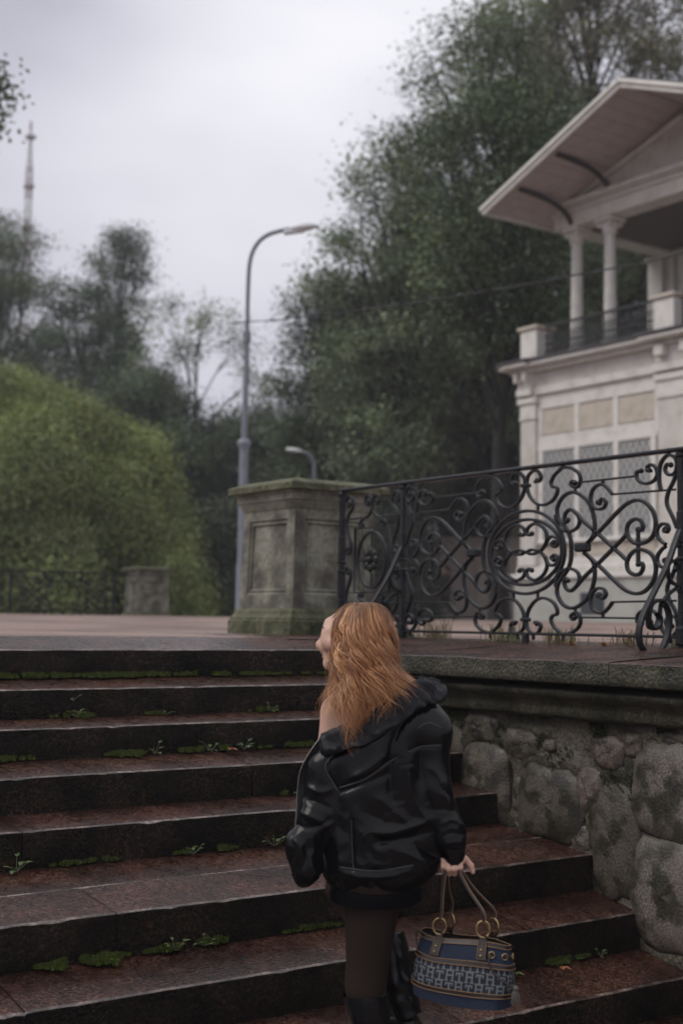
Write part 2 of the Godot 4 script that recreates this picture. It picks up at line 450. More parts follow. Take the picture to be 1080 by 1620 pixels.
func build_ground() -> void:
	# far ground with the lawn under the trees, then the gravel plaza 4 mm above it
	var far := [-900.0, -400.0, -150.0, -60.0, -30.0, -15.0, -5.0, 5.52, 9.0, 13.0, 18.0, 25.0, 35.0, 60.0, 150.0, 400.0, 900.0]
	var farz := [-1200.0, -500.0, -200.0, -110.0, -70.0, -55.0, -45.0, -36.0, -28.0, -22.0, -16.0, -11.0, -8.0, -6.62, -4.0, -1.0, 3.0, 12.0, 40.0, 150.0, 500.0]
	var low := func(x: float, z: float) -> bool: return z > -6.62 and x < 5.5
	var lw := piece("lawn", sheet(far, farz, low, -0.02), M.lawn); lw.set_meta("kind", "structure")
	var xs := []
	for i in 41: xs.append(-14.0 + i * 1.22 if i < 16 else 5.52 + (i - 16) * 1.5)
	xs[16] = 5.52
	var zs := []
	for i in 40: zs.append(-44.0 + i * 1.2 if i < 31 else -6.62 + (i - 31) * 1.4)
	zs[31] = -6.62
	var gone := func(x: float, z: float) -> bool:
		if z > -6.62 and x < 5.5: return true
		return z < -25.5 - 0.35 * x * 0.0 and x < 17.0 and not (z > -27.0 and x > 13.5)
	var pl := piece("plaza", sheet(xs, zs, gone, 0.0), M.gravel); pl.set_meta("kind", "structure")
	var lg := Mb.new()
	lg.quad(Vector3(-40, -2.12, 60), Vector3(-40, -2.12, -2.5), Vector3(5.6, -2.12, -2.5), Vector3(5.6, -2.12, 60))
	var l := piece("lower_path", lg.mesh(), M.gravel); l.set_meta("kind", "structure")

# ---------------------------------------------------------------- the flight of steps
const EDGE_Z := [-6.12, -5.86, -5.59, -5.31, -5.03, -4.43, -4.14, -3.85, -3.56, -3.27, -2.98, -2.69]
const EDGE_Y := [-0.040, -0.214, -0.368, -0.540, -0.711, -0.924, -1.129, -1.337, -1.53, -1.73, -1.93, -2.08]
const FOOT_Y := [-0.170, -0.342, -0.496, -0.683, -0.852, -1.073, -1.273, -1.47, -1.67, -1.88, -2.10, -2.16]

func step_block(x0: float, x1: float, zf: float, yf: float, zb: float, yb: float, foot: float, seed_: int) -> ArrayMesh:
	# one granite block: shade-painted front face (surface 1) and weathered tread (surface 0), the arris worn unevenly and painted lighter as a highlight
	var nseg := maxi(4, int((x1 - x0) / 0.035))
	var tread := PackedVector3Array()
	var face := PackedVector3Array()
	var g := 0.0018
	for i in nseg + 1:
		var f := float(i) / nseg
		var x := lerpf(x0 + g, x1 - g, f)
		var w := wob.get_noise_2d(x * 1.5, seed_ * 7.3) * 0.005 + wob.get_noise_2d(x * 14.0, seed_ * 3.1) * 0.003
		var chip := maxf(0.0, wob.get_noise_2d(x * 5.0, seed_ * 11.7) - 0.24) * 0.016
		var sag := wob.get_noise_2d(x * 0.8, seed_ * 1.9) * 0.0015
		var e := 0.0
		if i == 0 or i == nseg: e = 0.003
		var top := yf + sag - chip * 0.55 - e
		var fz := zf + w
		var rr := 0.010 + chip
		face.append(Vector3(x, foot - 0.06, fz - 0.004))
		for k in 5:
			var h := lerpf(foot - 0.02, top - rr - 0.004, k / 4.0)
			face.append(Vector3(x, h, fz + wob.get_noise_2d(x * 6.0, h * 9.0 + seed_) * 0.006 + (0.004 if k == 2 else 0.0) - e))
		face.append(Vector3(x, top - rr * 0.5, fz - rr * 0.14 - e))
		tread.append(Vector3(x, top - rr * 0.5, fz - rr * 0.14 - e))
		tread.append(Vector3(x, top - rr * 0.12, fz - rr * 0.55))
		tread.append(Vector3(x, top, fz - rr * 1.2))
		var nb := 6
		for k in range(1, nb + 1):
			var u := float(k) / nb
			tread.append(Vector3(x, lerpf(top, yb - e, u) + wob.get_noise_2d(x * 2.5 + u * 3.0, seed_ * 2.3 + u * 7.0) * 0.003, lerpf(fz - rr * 1.2, zb, u)))
	var out_mesh := ArrayMesh.new()
	var worn := PackedVector3Array()  # arris strip that carries the painted highlight
	var flat := PackedVector3Array()
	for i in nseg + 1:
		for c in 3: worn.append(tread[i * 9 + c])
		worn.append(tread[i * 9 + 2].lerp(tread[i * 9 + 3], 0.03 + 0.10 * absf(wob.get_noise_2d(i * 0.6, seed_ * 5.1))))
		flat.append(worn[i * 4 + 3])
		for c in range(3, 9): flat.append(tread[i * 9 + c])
	for s in 3:
		var m := Mb.new()
		var p: PackedVector3Array = [flat, face, worn][s]
		var cols: int = [7, 7, 4][s]
		# grid wants cols x rows outward: rows along x
		var q := PackedVector3Array()
		for r in nseg + 1:
			for c in cols: q.append(p[r * cols + (cols - 1 - c)])
		m.grid(q, nseg + 1, cols)
		if s == 1:
			for e in [0, nseg]:   # block ends
				for c in cols - 1:
					var a := p[e * cols + c]
					var b := p[e * cols + c + 1]
					m.quad(a, b, Vector3(b.x, b.y, zb), Vector3(a.x, a.y, zb))
		var a2 := []
		a2.resize(Mesh.ARRAY_MAX)
		a2[Mesh.ARRAY_VERTEX] = m.v; a2[Mesh.ARRAY_NORMAL] = m.n; a2[Mesh.ARRAY_TEX_UV] = m.t; a2[Mesh.ARRAY_INDEX] = m.ix
		out_mesh.add_surface_from_arrays(Mesh.PRIMITIVE_TRIANGLES, a2)
		out_mesh.surface_set_material(s, [M.granite, M.granite_face_shaded, M.granite_worn_lit][s])
	return out_mesh

func build_stairs() -> void:
	var st := structure("stairs")
	var r := RandomNumberGenerator.new(); r.seed = 5
	for i in EDGE_Z.size():
		var zb: float = -6.64 if i == 0 else EDGE_Z[i - 1] - 0.05
		var yb: float = 0.016 if i == 0 else FOOT_Y[i - 1] - 0.002
		var right := 4.62 if i > 0 else 4.33
		var rows := [[EDGE_Z[i], EDGE_Y[i], zb, yb]]
		if i == 5:   # the landing is two rows of slabs
			var zm := -4.745
			var ym := lerpf(EDGE_Y[5], yb, (zm - EDGE_Z[5]) / (zb - EDGE_Z[5]))
			rows = [[EDGE_Z[5], EDGE_Y[5], zm + 0.003, ym], [zm - 0.003, ym - 0.001, zb, yb]]
		var bed := Mb.new()
		bed.quad(Vector3(-3.6, lerpf(EDGE_Y[i], yb, 0.08) - 0.014, EDGE_Z[i] - 0.03), Vector3(-3.6, yb - 0.014, zb), Vector3(right, yb - 0.014, zb), Vector3(right, lerpf(EDGE_Y[i], yb, 0.08) - 0.014, EDGE_Z[i] - 0.03))
		bed.quad(Vector3(-3.6, FOOT_Y[i] - 0.1, EDGE_Z[i] - 0.03), Vector3(-3.6, EDGE_Y[i] - 0.02, EDGE_Z[i] - 0.03), Vector3(right, EDGE_Y[i] - 0.02, EDGE_Z[i] - 0.03), Vector3(right, FOOT_Y[i] - 0.1, EDGE_Z[i] - 0.03))
		piece("mortar_bed", bed.mesh(), M.granite_face_shaded, st)
		for k in rows.size():
			var w: Array = rows[k]
			var x: float = right
			var first := r.randf_range(0.5, 1.5)
			if i == 5 and k == 1: first = right - 2.48
			if i == 4: first = 1.07
			var cut := first
			while x > -3.5:
				var x0 := x - cut
				var o := MeshInstance3D.new(); o.name = "stone_block"
				o.mesh = step_block(x0, x, w[0], w[1], w[2], w[3], FOOT_Y[i], i * 31 + int(x * 7.0) + k * 5)
				st.add_child(o, true)
				x = x0; cut = r.randf_range(1.3, 2.3)

# ---------------------------------------------------------------- parapet wall right of the steps
const STONES := [[3.967, -0.588, 0.383, 0.374], [4.284, -0.844, 0.257, 0.444], [4.328, -0.458, 0.177, 0.124], [5.164, -0.679, 0.331, 0.374], [4.69, -0.73, 0.379, 0.323], [4.895, -0.467, 0.2, 0.127], [5.199, -0.412, 0.239, 0.139], [4.708, -0.455, 0.076, 0.053], [4.44, -0.64, 0.15, 0.17], [4.907, -0.713, 0.09, 0.15], [3.985, -1.03, 0.385, 0.405], [5.399, -0.581, 0.13, 0.321], [5.37, -0.87, 0.16, 0.126], [4.964, -0.9, 0.2, 0.075], [3.931, -0.385, 0.138, 0.1], [4.50, -0.87, 0.10, 0.12]]

func build_parapet() -> void:
	var wall := thing("parapet_wall", "rubble stone retaining wall with mossy granite coping beside the steps", "wall")
	var m := Mb.new()
	var p := PackedVector3Array()
	# stones: those seen in the photograph, then fillers
	var r := RandomNumberGenerator.new(); r.seed = 31
	var list := []
	for s in STONES: list.append([s[0], s[1], s[2] * 1.12, s[3] * 1.12])
	for k in 2600:
		if list.size() > 150: break
		var sz := r.randf_range(0.10, 0.34) if k < 1300 else r.randf_range(0.06, 0.14)
		var w := sz * r.randf_range(0.8, 1.25)
		var h := sz * r.randf_range(0.75, 1.1)
		var a := r.randf_range(-1.2, 7.4)
		var y := r.randf_range(-2.1, -0.36)
		if y + h * 0.5 > -0.33: continue
		var ok := true
		for s in list:
			var da: float = absf(a - s[0]) / ((w + s[2]) * 0.5 + 0.015)
			var dy: float = absf(y - s[1]) / ((h + s[3]) * 0.5 + 0.015)
			if da * da + dy * dy < 0.84: ok = false; break
		if ok: list.append([a, y, w, h])
	var na := 230
	var nh := 100
	for j in nh + 1:
		for i in na + 1:
			var a := lerpf(-1.5, 7.7, float(i) / na)
			var y := lerpf(-0.26, -2.3, float(j) / nh)
			var d := wob.get_noise_2d(a * 4.0, y * 4.0) * 0.022 + wob.get_noise_2d(a * 15.0 + 30.0, y * 15.0) * 0.009
			var lip := 0.0
			for s in list:
				var da: float = (a - s[0]) / (s[2] * 0.5)
				var dy: float = (y - s[1]) / (s[3] * 0.5)
				var q := pow(pow(absf(da), 2.6) + pow(absf(dy), 2.6), 1.0 / 2.6)
				if q < 1.5: lip = maxf(lip, smoothstep(1.55, 1.2, q) * smoothstep(1.0, 1.14, q) * 0.016 * (1.0 if q > 0.95 else 0.0))
			p.append(Vector3(4.574 + d - lip, y, -a))
	m.grid(p, nh + 1, na + 1)
	m.quad(Vector3(4.6, -0.26, 1.5), Vector3(5.5, -0.26, 1.5), Vector3(5.5, -2.3, 1.5), Vector3(4.6, -2.3, 1.5))
	piece("mortar_bed", m.mesh(), M.mortar, wall)
	var tone := [3, 2, 1, 0, 2, 0, 2, 3, 1, 3, 3, 0, 2, 0, 1, 0]
	for i in list.size():
		var s: Array = list[i]
		piece("stone", boulder(s[2], s[3], i), M["boulder%d" % (tone[i] if i < tone.size() else r.randi() % 4)], wall).position = Vector3(4.572, s[1], -s[0])
	# moulded course below the coping, swept along the wall
	var prof := [Vector2(4.62, -0.335), Vector2(4.50, -0.318), Vector2(4.485, -0.300), Vector2(4.484, -0.275), Vector2(4.478, -0.255), Vector2(4.455, -0.232), Vector2(4.425, -0.215), Vector2(4.418, -0.20), Vector2(4.418, -0.182), Vector2(4.50, -0.176), Vector2(4.52, -0.140)]
	var cuts := [7.72, 6.3, 5.02, 3.62, 2.0, 0.3, -1.5]
	for i in cuts.size() - 1:
		piece("moulding_block", course(prof, cuts[i] - 0.001, cuts[i + 1] + 0.001, 50 + i), M.coping_face, wall)
	m = Mb.new()
	m.quad(Vector3(4.37, -0.075, 1.4), Vector3(4.37, -0.075, -6.3), Vector3(5.57, -0.012, -6.3), Vector3(5.57, -0.012, 1.4))
	piece("coping_bed", m.mesh(), M.coping_face, wall)
	var cuts2 := [9.2, 7.5, 5.62, 4.12, 2.5, 0.8, -1.5]
	for i in cuts2.size() - 1:
		var o := piece("coping_slab", coping(cuts2[i] - 0.001, cuts2[i + 1] + 0.001, 70 + i, i), null, wall)
		o.material_override = null

func course(prof: Array, a0: float, a1: float, seed_: int) -> ArrayMesh:
	var m := Mb.new()
	var n := int((a0 - a1) / 0.05) + 2
	var p := PackedVector3Array()
	for c in n:
		var a := lerpf(a1, a0, float(c) / (n - 1))
		for k in prof.size():
			var q: Vector2 = prof[k]
			p.append(Vector3(q.x + wob.get_noise_2d(a * 4.0 + k * 2.0, seed_) * 0.007 + wob.get_noise_2d(a * 1.2, seed_ + 9.0) * 0.006, q.y + wob.get_noise_2d(a * 3.0, seed_ + k * 0.4) * 0.004, -a))
	m.grid(p, n, prof.size())
	for e in [0, n - 1]:
		var hub := Vector3(4.75, -0.24, p[e * prof.size()].z)
		for k in prof.size() - 1: m.tri(hub, p[e * prof.size() + k], p[e * prof.size() + k + 1])
	return m.mesh()

func coping(a0: float, a1: float, seed_: int, idx: int) -> ArrayMesh:
	var out_mesh := ArrayMesh.new()
	var n := int((a0 - a1) / 0.04) + 2
	for s in 2:
		var m := Mb.new()
		var p := PackedVector3Array()
		for c in n:
			var a := lerpf(a1, a0, float(c) / (n - 1))
			var xe := 4.345 + wob.get_noise_2d(a * 2.0, seed_) * 0.012 + wob.get_noise_2d(a * 11.0, seed_ + 3.0) * 0.006
			var chip := maxf(0.0, wob.get_noise_2d(a * 4.0, seed_ * 1.7) - 0.25) * 0.05
			var top := -0.049 + 0.064 * smoothstep(6.15, 6.75, a) + wob.get_noise_2d(a * 1.5, seed_ + 5.0) * 0.006 - chip * 0.4
			var sk := 0.0
			var pts := []
			if s == 0:
				pts = [Vector3(xe + 0.001, top - 0.006, 0), Vector3(xe + 0.008, top - 0.001, 0), Vector3(xe + 0.02 + chip, top, 0)]
				for k in range(1, 7):
					var u := k / 6.0
					pts.append(Vector3(lerpf(xe + 0.02, 5.56, u), lerpf(top, maxf(0.018, top), u) + wob.get_noise_2d(a * 3.0 + k, seed_) * 0.004, 0))
			else:
				pts = [Vector3(4.60, -0.150, 0), Vector3(xe + 0.012, -0.152, 0), Vector3(xe + 0.003, -0.144, 0)]
				for k in range(1, 5):
					pts.append(Vector3(xe + wob.get_noise_2d(a * 8.0, k * 3.0 + seed_) * 0.004, lerpf(-0.144, top - 0.006, k / 4.0), 0))
			for q in pts:
				sk = (q.x - 4.35) * (0.03 if idx == 3 or idx == 2 else 0.0)
				p.append(Vector3(q.x, q.y, -a - (sk if (c == n - 1 and idx == 3) or (c == 0 and idx == 2) else 0.0)))
		var cols := 9 if s == 0 else 7
		m.grid(p, n, cols)
		if s == 1:
			for e in [0, n - 1]:
				var hub := Vector3(5.5, -0.10, p[e * cols].z)
				for k in cols - 1: m.tri(hub, p[e * cols + k], p[e * cols + k + 1])
		var a2 := []
		a2.resize(Mesh.ARRAY_MAX)
		a2[Mesh.ARRAY_VERTEX] = m.v; a2[Mesh.ARRAY_NORMAL] = m.n; a2[Mesh.ARRAY_TEX_UV] = m.t; a2[Mesh.ARRAY_INDEX] = m.ix
		out_mesh.add_surface_from_arrays(Mesh.PRIMITIVE_TRIANGLES, a2)
		out_mesh.surface_set_material(s, M.granite if s == 0 else M.coping_face)
	return out_mesh

func boulder(w: float, h: float, seed_: int) -> ArrayMesh:   # field stone bulging out of the wall towards -x
	var m := Mb.new()
	var p := PackedVector3Array()
	var rings := 9
	var segs := 22
	var deep := minf(w, h) * 0.105 + 0.016
	var sq := 0.62 + 0.3 * absf(wob.get_noise_1d(seed_ * 5.5))
	for i in rings + 1:
		var u := float(i) / rings
		for j in segs:
			var b := TAU * j / segs
			var c := cos(b)
			var s := sin(b)
			var rad := 1.0 + 0.20 * wob.get_noise_2d(c * 1.3 + seed_ * 3.7, s * 1.3 - seed_ * 1.3) + 0.05 * wob.get_noise_2d(c * 4.0 + seed_, s * 4.0)
			var cx := signf(c) * pow(absf(c), sq) * rad
			var cy := signf(s) * pow(absf(s), sq) * rad
			var q := sin(u * PI * 0.5)
			var dome := pow(maxf(0.0, 1.0 - pow(q, 3.2)), 0.55)
			var bump := wob.get_noise_2d(cx * q * w * 9.0 + seed_ * 2.1, cy * q * h * 9.0) * 0.012 * (1.0 - q * 0.6)
			bump += wob.get_noise_2d(cx * q * w * 30.0 + seed_ * 5.1, cy * q * h * 30.0) * 0.0025
			p.append(Vector3(-(deep * dome + bump) + (0.035 if i == rings else 0.0), cy * q * h * 0.54, -cx * q * w * 0.54))
	# rows run outwards, columns turn: outward is -x
	m.grid(p, rings + 1, segs, true)
	return m.mesh()

# ---------------------------------------------------------------- pedestals
func pedestal(o: Node3D, s: float, h: float) -> void:   # s: width of the base, h: full height
	var k := h / 1.14
	var m := Mb.new()
	m.frustum(Vector3.ZERO, Vector2(s * 1.0, s * 1.0), -0.08, Vector2(s, s), 0.145 * k)
	m.frustum(Vector3.ZERO, Vector2(s, s), 0.145 * k, Vector2(s * 0.985, s * 0.985), 0.152 * k)
	piece("base_block", m.mesh(), M.mossy_stone, o)
	m = Mb.new()
	for q in [[0.152, 0.975, 0.165, 0.975], [0.165, 0.975, 0.19, 0.93], [0.19, 0.93, 0.215, 0.915], [0.215, 0.915, 0.232, 0.87]]:
		m.frustum(Vector3.ZERO, Vector2(s * q[1], s * q[1]), q[0] * k, Vector2(s * q[3], s * q[3]), q[2] * k, false)
	piece("base_moulding", m.mesh(), M.mossy_stone, o)
	# shaft, slightly battered, each face with a sunk panel
	var b0 := s * 0.86 * 0.5
	var b1 := s * 0.815 * 0.5
	var y0 := 0.23 * k
	var y1 := 0.93 * k
	m = Mb.new()
	for f in 4:
		var bs := Basis(Vector3.UP, f * PI / 2)
		var at := func(u: float, y: float, inn: float) -> Vector3:
			var half := lerpf(b0, b1, (y - y0) / (y1 - y0))
			return bs * Vector3(u * half, y, half - inn)
		var ring := [[1.0, y0, y1, 0.0], [0.74, y0 + 0.10 * k, y1 - 0.07 * k, 0.0], [0.71, y0 + 0.112 * k, y1 - 0.082 * k, 0.014], [0.655, y0 + 0.13 * k, y1 - 0.10 * k, 0.010], [0.63, y0 + 0.142 * k, y1 - 0.112 * k, 0.026]]
		for i in ring.size():
			var a: Array = ring[i]
			if i == ring.size() - 1:
				m.quad(at.call(-a[0], a[1], a[3]), at.call(-a[0], a[2], a[3]), at.call(a[0], a[2], a[3]), at.call(a[0], a[1], a[3]))
				break
			var b: Array = ring[i + 1]
			var pa := [at.call(-a[0], a[1], a[3]), at.call(-a[0], a[2], a[3]), at.call(a[0], a[2], a[3]), at.call(a[0], a[1], a[3])]
			var pb := [at.call(-b[0], b[1], b[3]), at.call(-b[0], b[2], b[3]), at.call(b[0], b[2], b[3]), at.call(b[0], b[1], b[3])]
			for e in 4: m.quad(pa[e], pa[(e + 1) % 4], pb[(e + 1) % 4], pb[e])
	piece("shaft", m.mesh(), M.sandstone, o)
	m = Mb.new()
	for q in [[0.93, 0.83, 0.945, 0.845], [0.945, 0.845, 0.962, 0.86], [0.962, 0.86, 0.985, 0.885], [0.985, 0.885, 0.992, 0.905], [0.992, 0.905, 1.03, 0.915], [1.03, 0.915, 1.055, 0.96]]:
		m.frustum(Vector3.ZERO, Vector2(s * q[1], s * q[1]), q[0] * k, Vector2(s * q[3], s * q[3]), q[2] * k, false)
	piece("neck_moulding", m.mesh(), M.sandstone, o)
	m = Mb.new()
	for q in [[1.055, 1.015, 1.06, 1.03], [1.06, 1.03, 1.098, 1.035], [1.098, 1.035, 1.108, 1.02], [1.108, 1.02, 1.14, 0.80]]:
		m.frustum(Vector3.ZERO, Vector2(s * q[1], s * q[1]), q[0] * k, Vector2(s * q[3], s * q[3]), q[2] * k, q[0] > 1.1)
	m.quad(Vector3(-s * 0.51, 1.055 * k, s * 0.51), Vector3(-s * 0.51, 1.055 * k, -s * 0.51), Vector3(s * 0.51, 1.055 * k, -s * 0.51), Vector3(s * 0.51, 1.055 * k, s * 0.51))
	piece("cap_slab", m.mesh(), M.mossy_stone if s > 0.7 else M.sandstone, o)

func build_pedestals() -> void:
	var o := thing("stone_pedestal", "large panelled grey stone pedestal at the top of the steps", "pedestal", Vector3(5.498, -0.033, -8.162))
	pedestal(o, 0.825, 1.14)
	var f := thing("stone_pedestal", "small pale stone pedestal ending the far iron fence before the round bush", "pedestal", Vector3(13.0, 0.03, -25.2))
	pedestal(f, 0.80, 1.15)

# ---------------------------------------------------------------- the pavilion (its long side faces -x; local a = -z)
func slab(o: Node, called: String, mat: Material, x0: float, x1: float, y0: float, y1: float, a0: float, a1: float, bev := 0.0) -> MeshInstance3D:
	return piece(called, box_mesh(Vector3(x1 - x0, y1 - y0, absf(a1 - a0)), bev, Vector3((x0 + x1) * 0.5, (y0 + y1) * 0.5, -(a0 + a1) * 0.5)), mat, o)

func build_pavilion() -> void:
	var o := thing("pavilion", "pale two storey pavilion with columned balcony under a wide gabled roof", "building")
	var xf := 18.5
	var near := 11.75
	var far := 19.85
	# ground storey
	slab(o, "wall", M.pale_wall, xf + 0.05, 30.0, 1.2, 4.75, near, far)
	slab(o, "plinth", M.plinth, xf - 0.10, 30.1, -0.2, 0.98, near - 0.12, far + 0.12)
	slab(o, "plinth_moulding", M.white_trim, xf - 0.16, 30.2, 0.983, 1.10, near - 0.18, far + 0.18, 0.02)
	slab(o, "plinth_moulding", M.white_trim, xf - 0.08, 30.15, 1.103, 1.24, near - 0.10, far + 0.10, 0.02)
	slab(o, "vent", M.glass, xf - 0.115, xf - 0.05, 0.32, 0.72, 17.55, 18.15)
	for bay in [[16.32, 19.42], [12.18, 15.28]]:
		var a0: float = bay[0]
		var a1: float = bay[1]
		# raised framing round the sunk bay
		slab(o, "bay_frame", M.white_trim, xf, xf + 0.06, 4.34, 4.62, a0, a1)
		slab(o, "bay_frame", M.white_trim, xf, xf + 0.06, 3.60, 3.80, a0, a1)
		slab(o, "bay_frame", M.white_trim, xf, xf + 0.06, 1.243, 1.40, a0, a1)
		var w: float = a1 - a0
		for k in 3:
			var p0 := a0 + 0.10 + k * (w - 0.10) / 3.0
			var p1 := p0 + (w - 0.10) / 3.0 - 0.12
			slab(o, "panel", M.beige_panel, xf + 0.02, xf + 0.07, 3.83, 4.31, p0, p1)
			slab(o, "panel", M.beige_panel, xf + 0.02, xf + 0.07, 1.43, 1.66, p0, p1)
			for e in [p0 - 0.12, p1]:
				if k == 0 or e > p0:
					slab(o, "stile", M.white_trim, xf + 0.003, xf + 0.062, 3.803, 4.337, e, e + 0.117)
		slab(o, "window_sill", M.white_trim, xf - 0.07, xf + 0.10, 1.67, 1.755, a0 + 0.05, a1 - 0.05, 0.015)
		# window of three lights behind a white diamond lattice
		var win := Node3D.new(); win.name = "window"; o.add_child(win, true)
		var ws := [a0 + 0.12, a0 + 1.02, a0 + 2.02, a1 - 0.10]
		slab(win, "frame", M.white_trim, xf - 0.02, xf + 0.06, 3.50, 3.597, a0 + 0.02, a1 - 0.02)
		for k in 4:
			slab(win, "frame", M.white_trim, xf - 0.018, xf + 0.06, 1.757, 3.497, ws[k] - 0.06, ws[k] + 0.06)
		for k in 3:
			slab(win, "pane", M.curtained, xf + 0.02, xf + 0.045, 1.757, 3.497, ws[k] + 0.062, ws[k + 1] - 0.062)
			var m := Mb.new()
			var lo := 1.76
			var hi := 3.49
			var l0: float = ws[k] + 0.065
			var l1: float = ws[k + 1] - 0.065
			var stepd := 0.155
			for sg in [-1.0, 1.0]:
				var cc := -3.0
				while cc < 4.0:
					# line a = l0 + cc + sg * 0.62 * (y - lo)
					var pts := []
					for q in [0.0, 1.0]:
						pts.append(Vector2(l0 + cc + sg * 0.62 * q * (hi - lo), lerpf(lo, hi, q)))
					var u0 := 0.0
					var u1 := 1.0
					var da: float = pts[1].x - pts[0].x
					for lim in [[l0, 1.0], [l1, -1.0]]:
						var ta: float = (lim[0] - pts[0].x) / da
						if da * lim[1] > 0: u0 = maxf(u0, ta)
						else: u1 = minf(u1, ta)
					if u1 - u0 > 0.03:
						var pa: Vector2 = pts[0].lerp(pts[1], u0)
						var pb: Vector2 = pts[0].lerp(pts[1], u1)
						m.bar(PackedVector3Array([Vector3(xf + 0.004 + sg * 0.005, pa.y, -pa.x), Vector3(xf + 0.004 + sg * 0.005, pb.y, -pb.x)]), Vector3.RIGHT, 0.018, 0.010)
					cc += stepd
			var lt := piece("lattice", m.mesh(), M.lattice, win)
			lt.set_meta("kind", "stuff")
	# pilasters with capitals
	for a in [[19.42, 19.86], [15.28, 16.30], [11.74, 12.18]]:
		slab(o, "pilaster", M.pale_wall, xf - 0.06, xf + 0.08, 1.243, 4.15, a[0], a[1], 0.02)
		slab(o, "pilaster_base", M.white_trim, xf - 0.10, xf + 0.07, 1.243, 1.48, a[0] - 0.04, a[1] + 0.03, 0.015)
		slab(o, "capital", M.white_trim, xf - 0.09, xf + 0.07, 4.153, 4.20, a[0] - 0.02, a[1] + 0.02, 0.01)
		slab(o, "capital", M.white_trim, xf - 0.075, xf + 0.07, 4.203, 4.46, a[0], a[1], 0.01)
		slab(o, "capital", M.white_trim, xf - 0.12, xf + 0.07, 4.463, 4.60, a[0] - 0.05, a[1] + 0.05, 0.02)
	# entablature, breaking forward over the pilasters
	slab(o, "architrave", M.white_trim, xf - 0.08, 30.0, 4.623, 4.78, near - 0.02, far + 0.05, 0.015)
	slab(o, "frieze", M.pale_wall, xf - 0.04, 30.0, 4.783, 5.08, near, far + 0.02)
	slab(o, "cornice", M.white_trim, xf - 0.20, 30.2, 5.083, 5.16, near - 0.2, far + 0.18, 0.02)
	slab(o, "cornice", M.white_trim, xf - 0.36, 30.3, 5.163, 5.25, near - 0.36, far + 0.34, 0.02)
	slab(o, "cornice_flashing", M.roof_metal, xf - 0.40, 30.3, 5.253, 5.295, near - 0.40, far + 0.38)
	for a in [[19.44, 19.88], [15.26, 16.32], [11.72, 12.2]]:
		slab(o, "entablature_break", M.white_trim, xf - 0.17, xf, 4.626, 4.775, a[0], a[1], 0.012)
		slab(o, "entablature_break", M.white_trim, xf - 0.13, xf, 4.786, 5.078, a[0] + 0.02, a[1] - 0.02, 0.012)
		slab(o, "entablature_break", M.white_trim, xf - 0.45, xf, 5.165, 5.248, a[0] - 0.12, a[1] + 0.12, 0.02)
		slab(o, "cornice_flashing", M.roof_metal, xf - 0.49, xf, 5.256, 5.299, a[0] - 0.16, a[1] + 0.16)
		for k in 2:
			slab(o, "modillion", M.white_trim, xf - 0.30, xf - 0.132, 4.88, 5.08, lerpf(a[0], a[1], 0.12 + 0.55 * k), lerpf(a[0], a[1], 0.33 + 0.55 * k), 0.02)
	# balcony: pedestals and iron railing
	for a in [19.27, 15.85, 12.4]:
		slab(o, "balcony_pedestal", M.white_trim, xf - 0.40, xf + 0.06, 5.30, 5.85, a - 0.23, a + 0.23, 0.015)
		slab(o, "pedestal_cap", M.beige_panel, xf - 0.45, xf + 0.11, 5.853, 5.93, a - 0.28, a + 0.28, 0.015)
	for bay in [[16.08, 19.04], [12.63, 15.62]]:
		slab(o, "balcony_rail", M.far_iron, xf - 0.20, xf - 0.14, 5.90, 5.94, bay[0], bay[1])
		slab(o, "balcony_rail", M.far_iron, xf - 0.19, xf - 0.15, 5.38, 5.41, bay[0], bay[1])
		slab(o, "balcony_rail", M.far_iron, xf - 0.185, xf - 0.155, 5.72, 5.74, bay[0], bay[1])
		var m := Mb.new()
		var a: float = bay[0] + 0.08
		while a < bay[1]:
			m.box(Vector3(xf - 0.17, 5.65, -a), Vector3(0.016, 0.5, 0.016))
			for y in [5.50, 5.62]:
				var ring := PackedVector3Array()
				for q in 11: ring.append(Vector3(xf - 0.17, y + sin(TAU * q / 10.0) * 0.055, -a - 0.05 + cos(TAU * q / 10.0) * 0.045))
				m.bar(ring, Vector3.RIGHT, 0.016, 0.014)
			a += 0.10
		piece("balcony_bars", m.mesh(), M.far_iron, o, "stuff")
	# columns in pairs
	for a in [18.56, 17.69, 13.9, 13.0]:
		var c := Node3D.new(); c.name = "column"; c.position = Vector3(18.72, 0, -a); o.add_child(c, true)
		var m := Mb.new()
		var pr := PackedVector2Array()
		for k in 9:
			var u := k / 8.0
			pr.append(Vector2(lerpf(0.108, 0.130, pow(u, 1.3)), lerpf(7.52, 5.42, u)))
		m.lathe(pr, Vector3.ZERO, 18)
		piece("shaft", m.mesh(), M.white_trim, c)
		m = Mb.new()
		m.lathe(PackedVector2Array([Vector2(0.0, 7.74), Vector2(0.15, 7.74), Vector2(0.17, 7.70), Vector2(0.15, 7.64), Vector2(0.16, 7.62), Vector2(0.13, 7.58), Vector2(0.145, 7.55), Vector2(0.145, 7.53), Vector2(0.125, 7.515)]), Vector3.ZERO, 18)
		for k in 4:
			var b := Basis(Vector3.UP, k * PI / 2 + PI / 4)
			m.ball(b * Vector3(0.19, 7.70, 0), Vector3(0.055, 0.06, 0.055), 6, 8)
		m.box(Vector3(0, 7.785, 0), Vector3(0.44, 0.085, 0.44), Basis(), 0.015)
		piece("capital", m.mesh(), M.white_trim, c)
		m = Mb.new()
		m.lathe(PackedVector2Array([Vector2(0.15, 5.46), Vector2(0.185, 5.43), Vector2(0.195, 5.39), Vector2(0.17, 5.37), Vector2(0.2, 5.34), Vector2(0.2, 5.30)]), Vector3.ZERO, 18)
		piece("base", m.mesh(), M.white_trim, c)
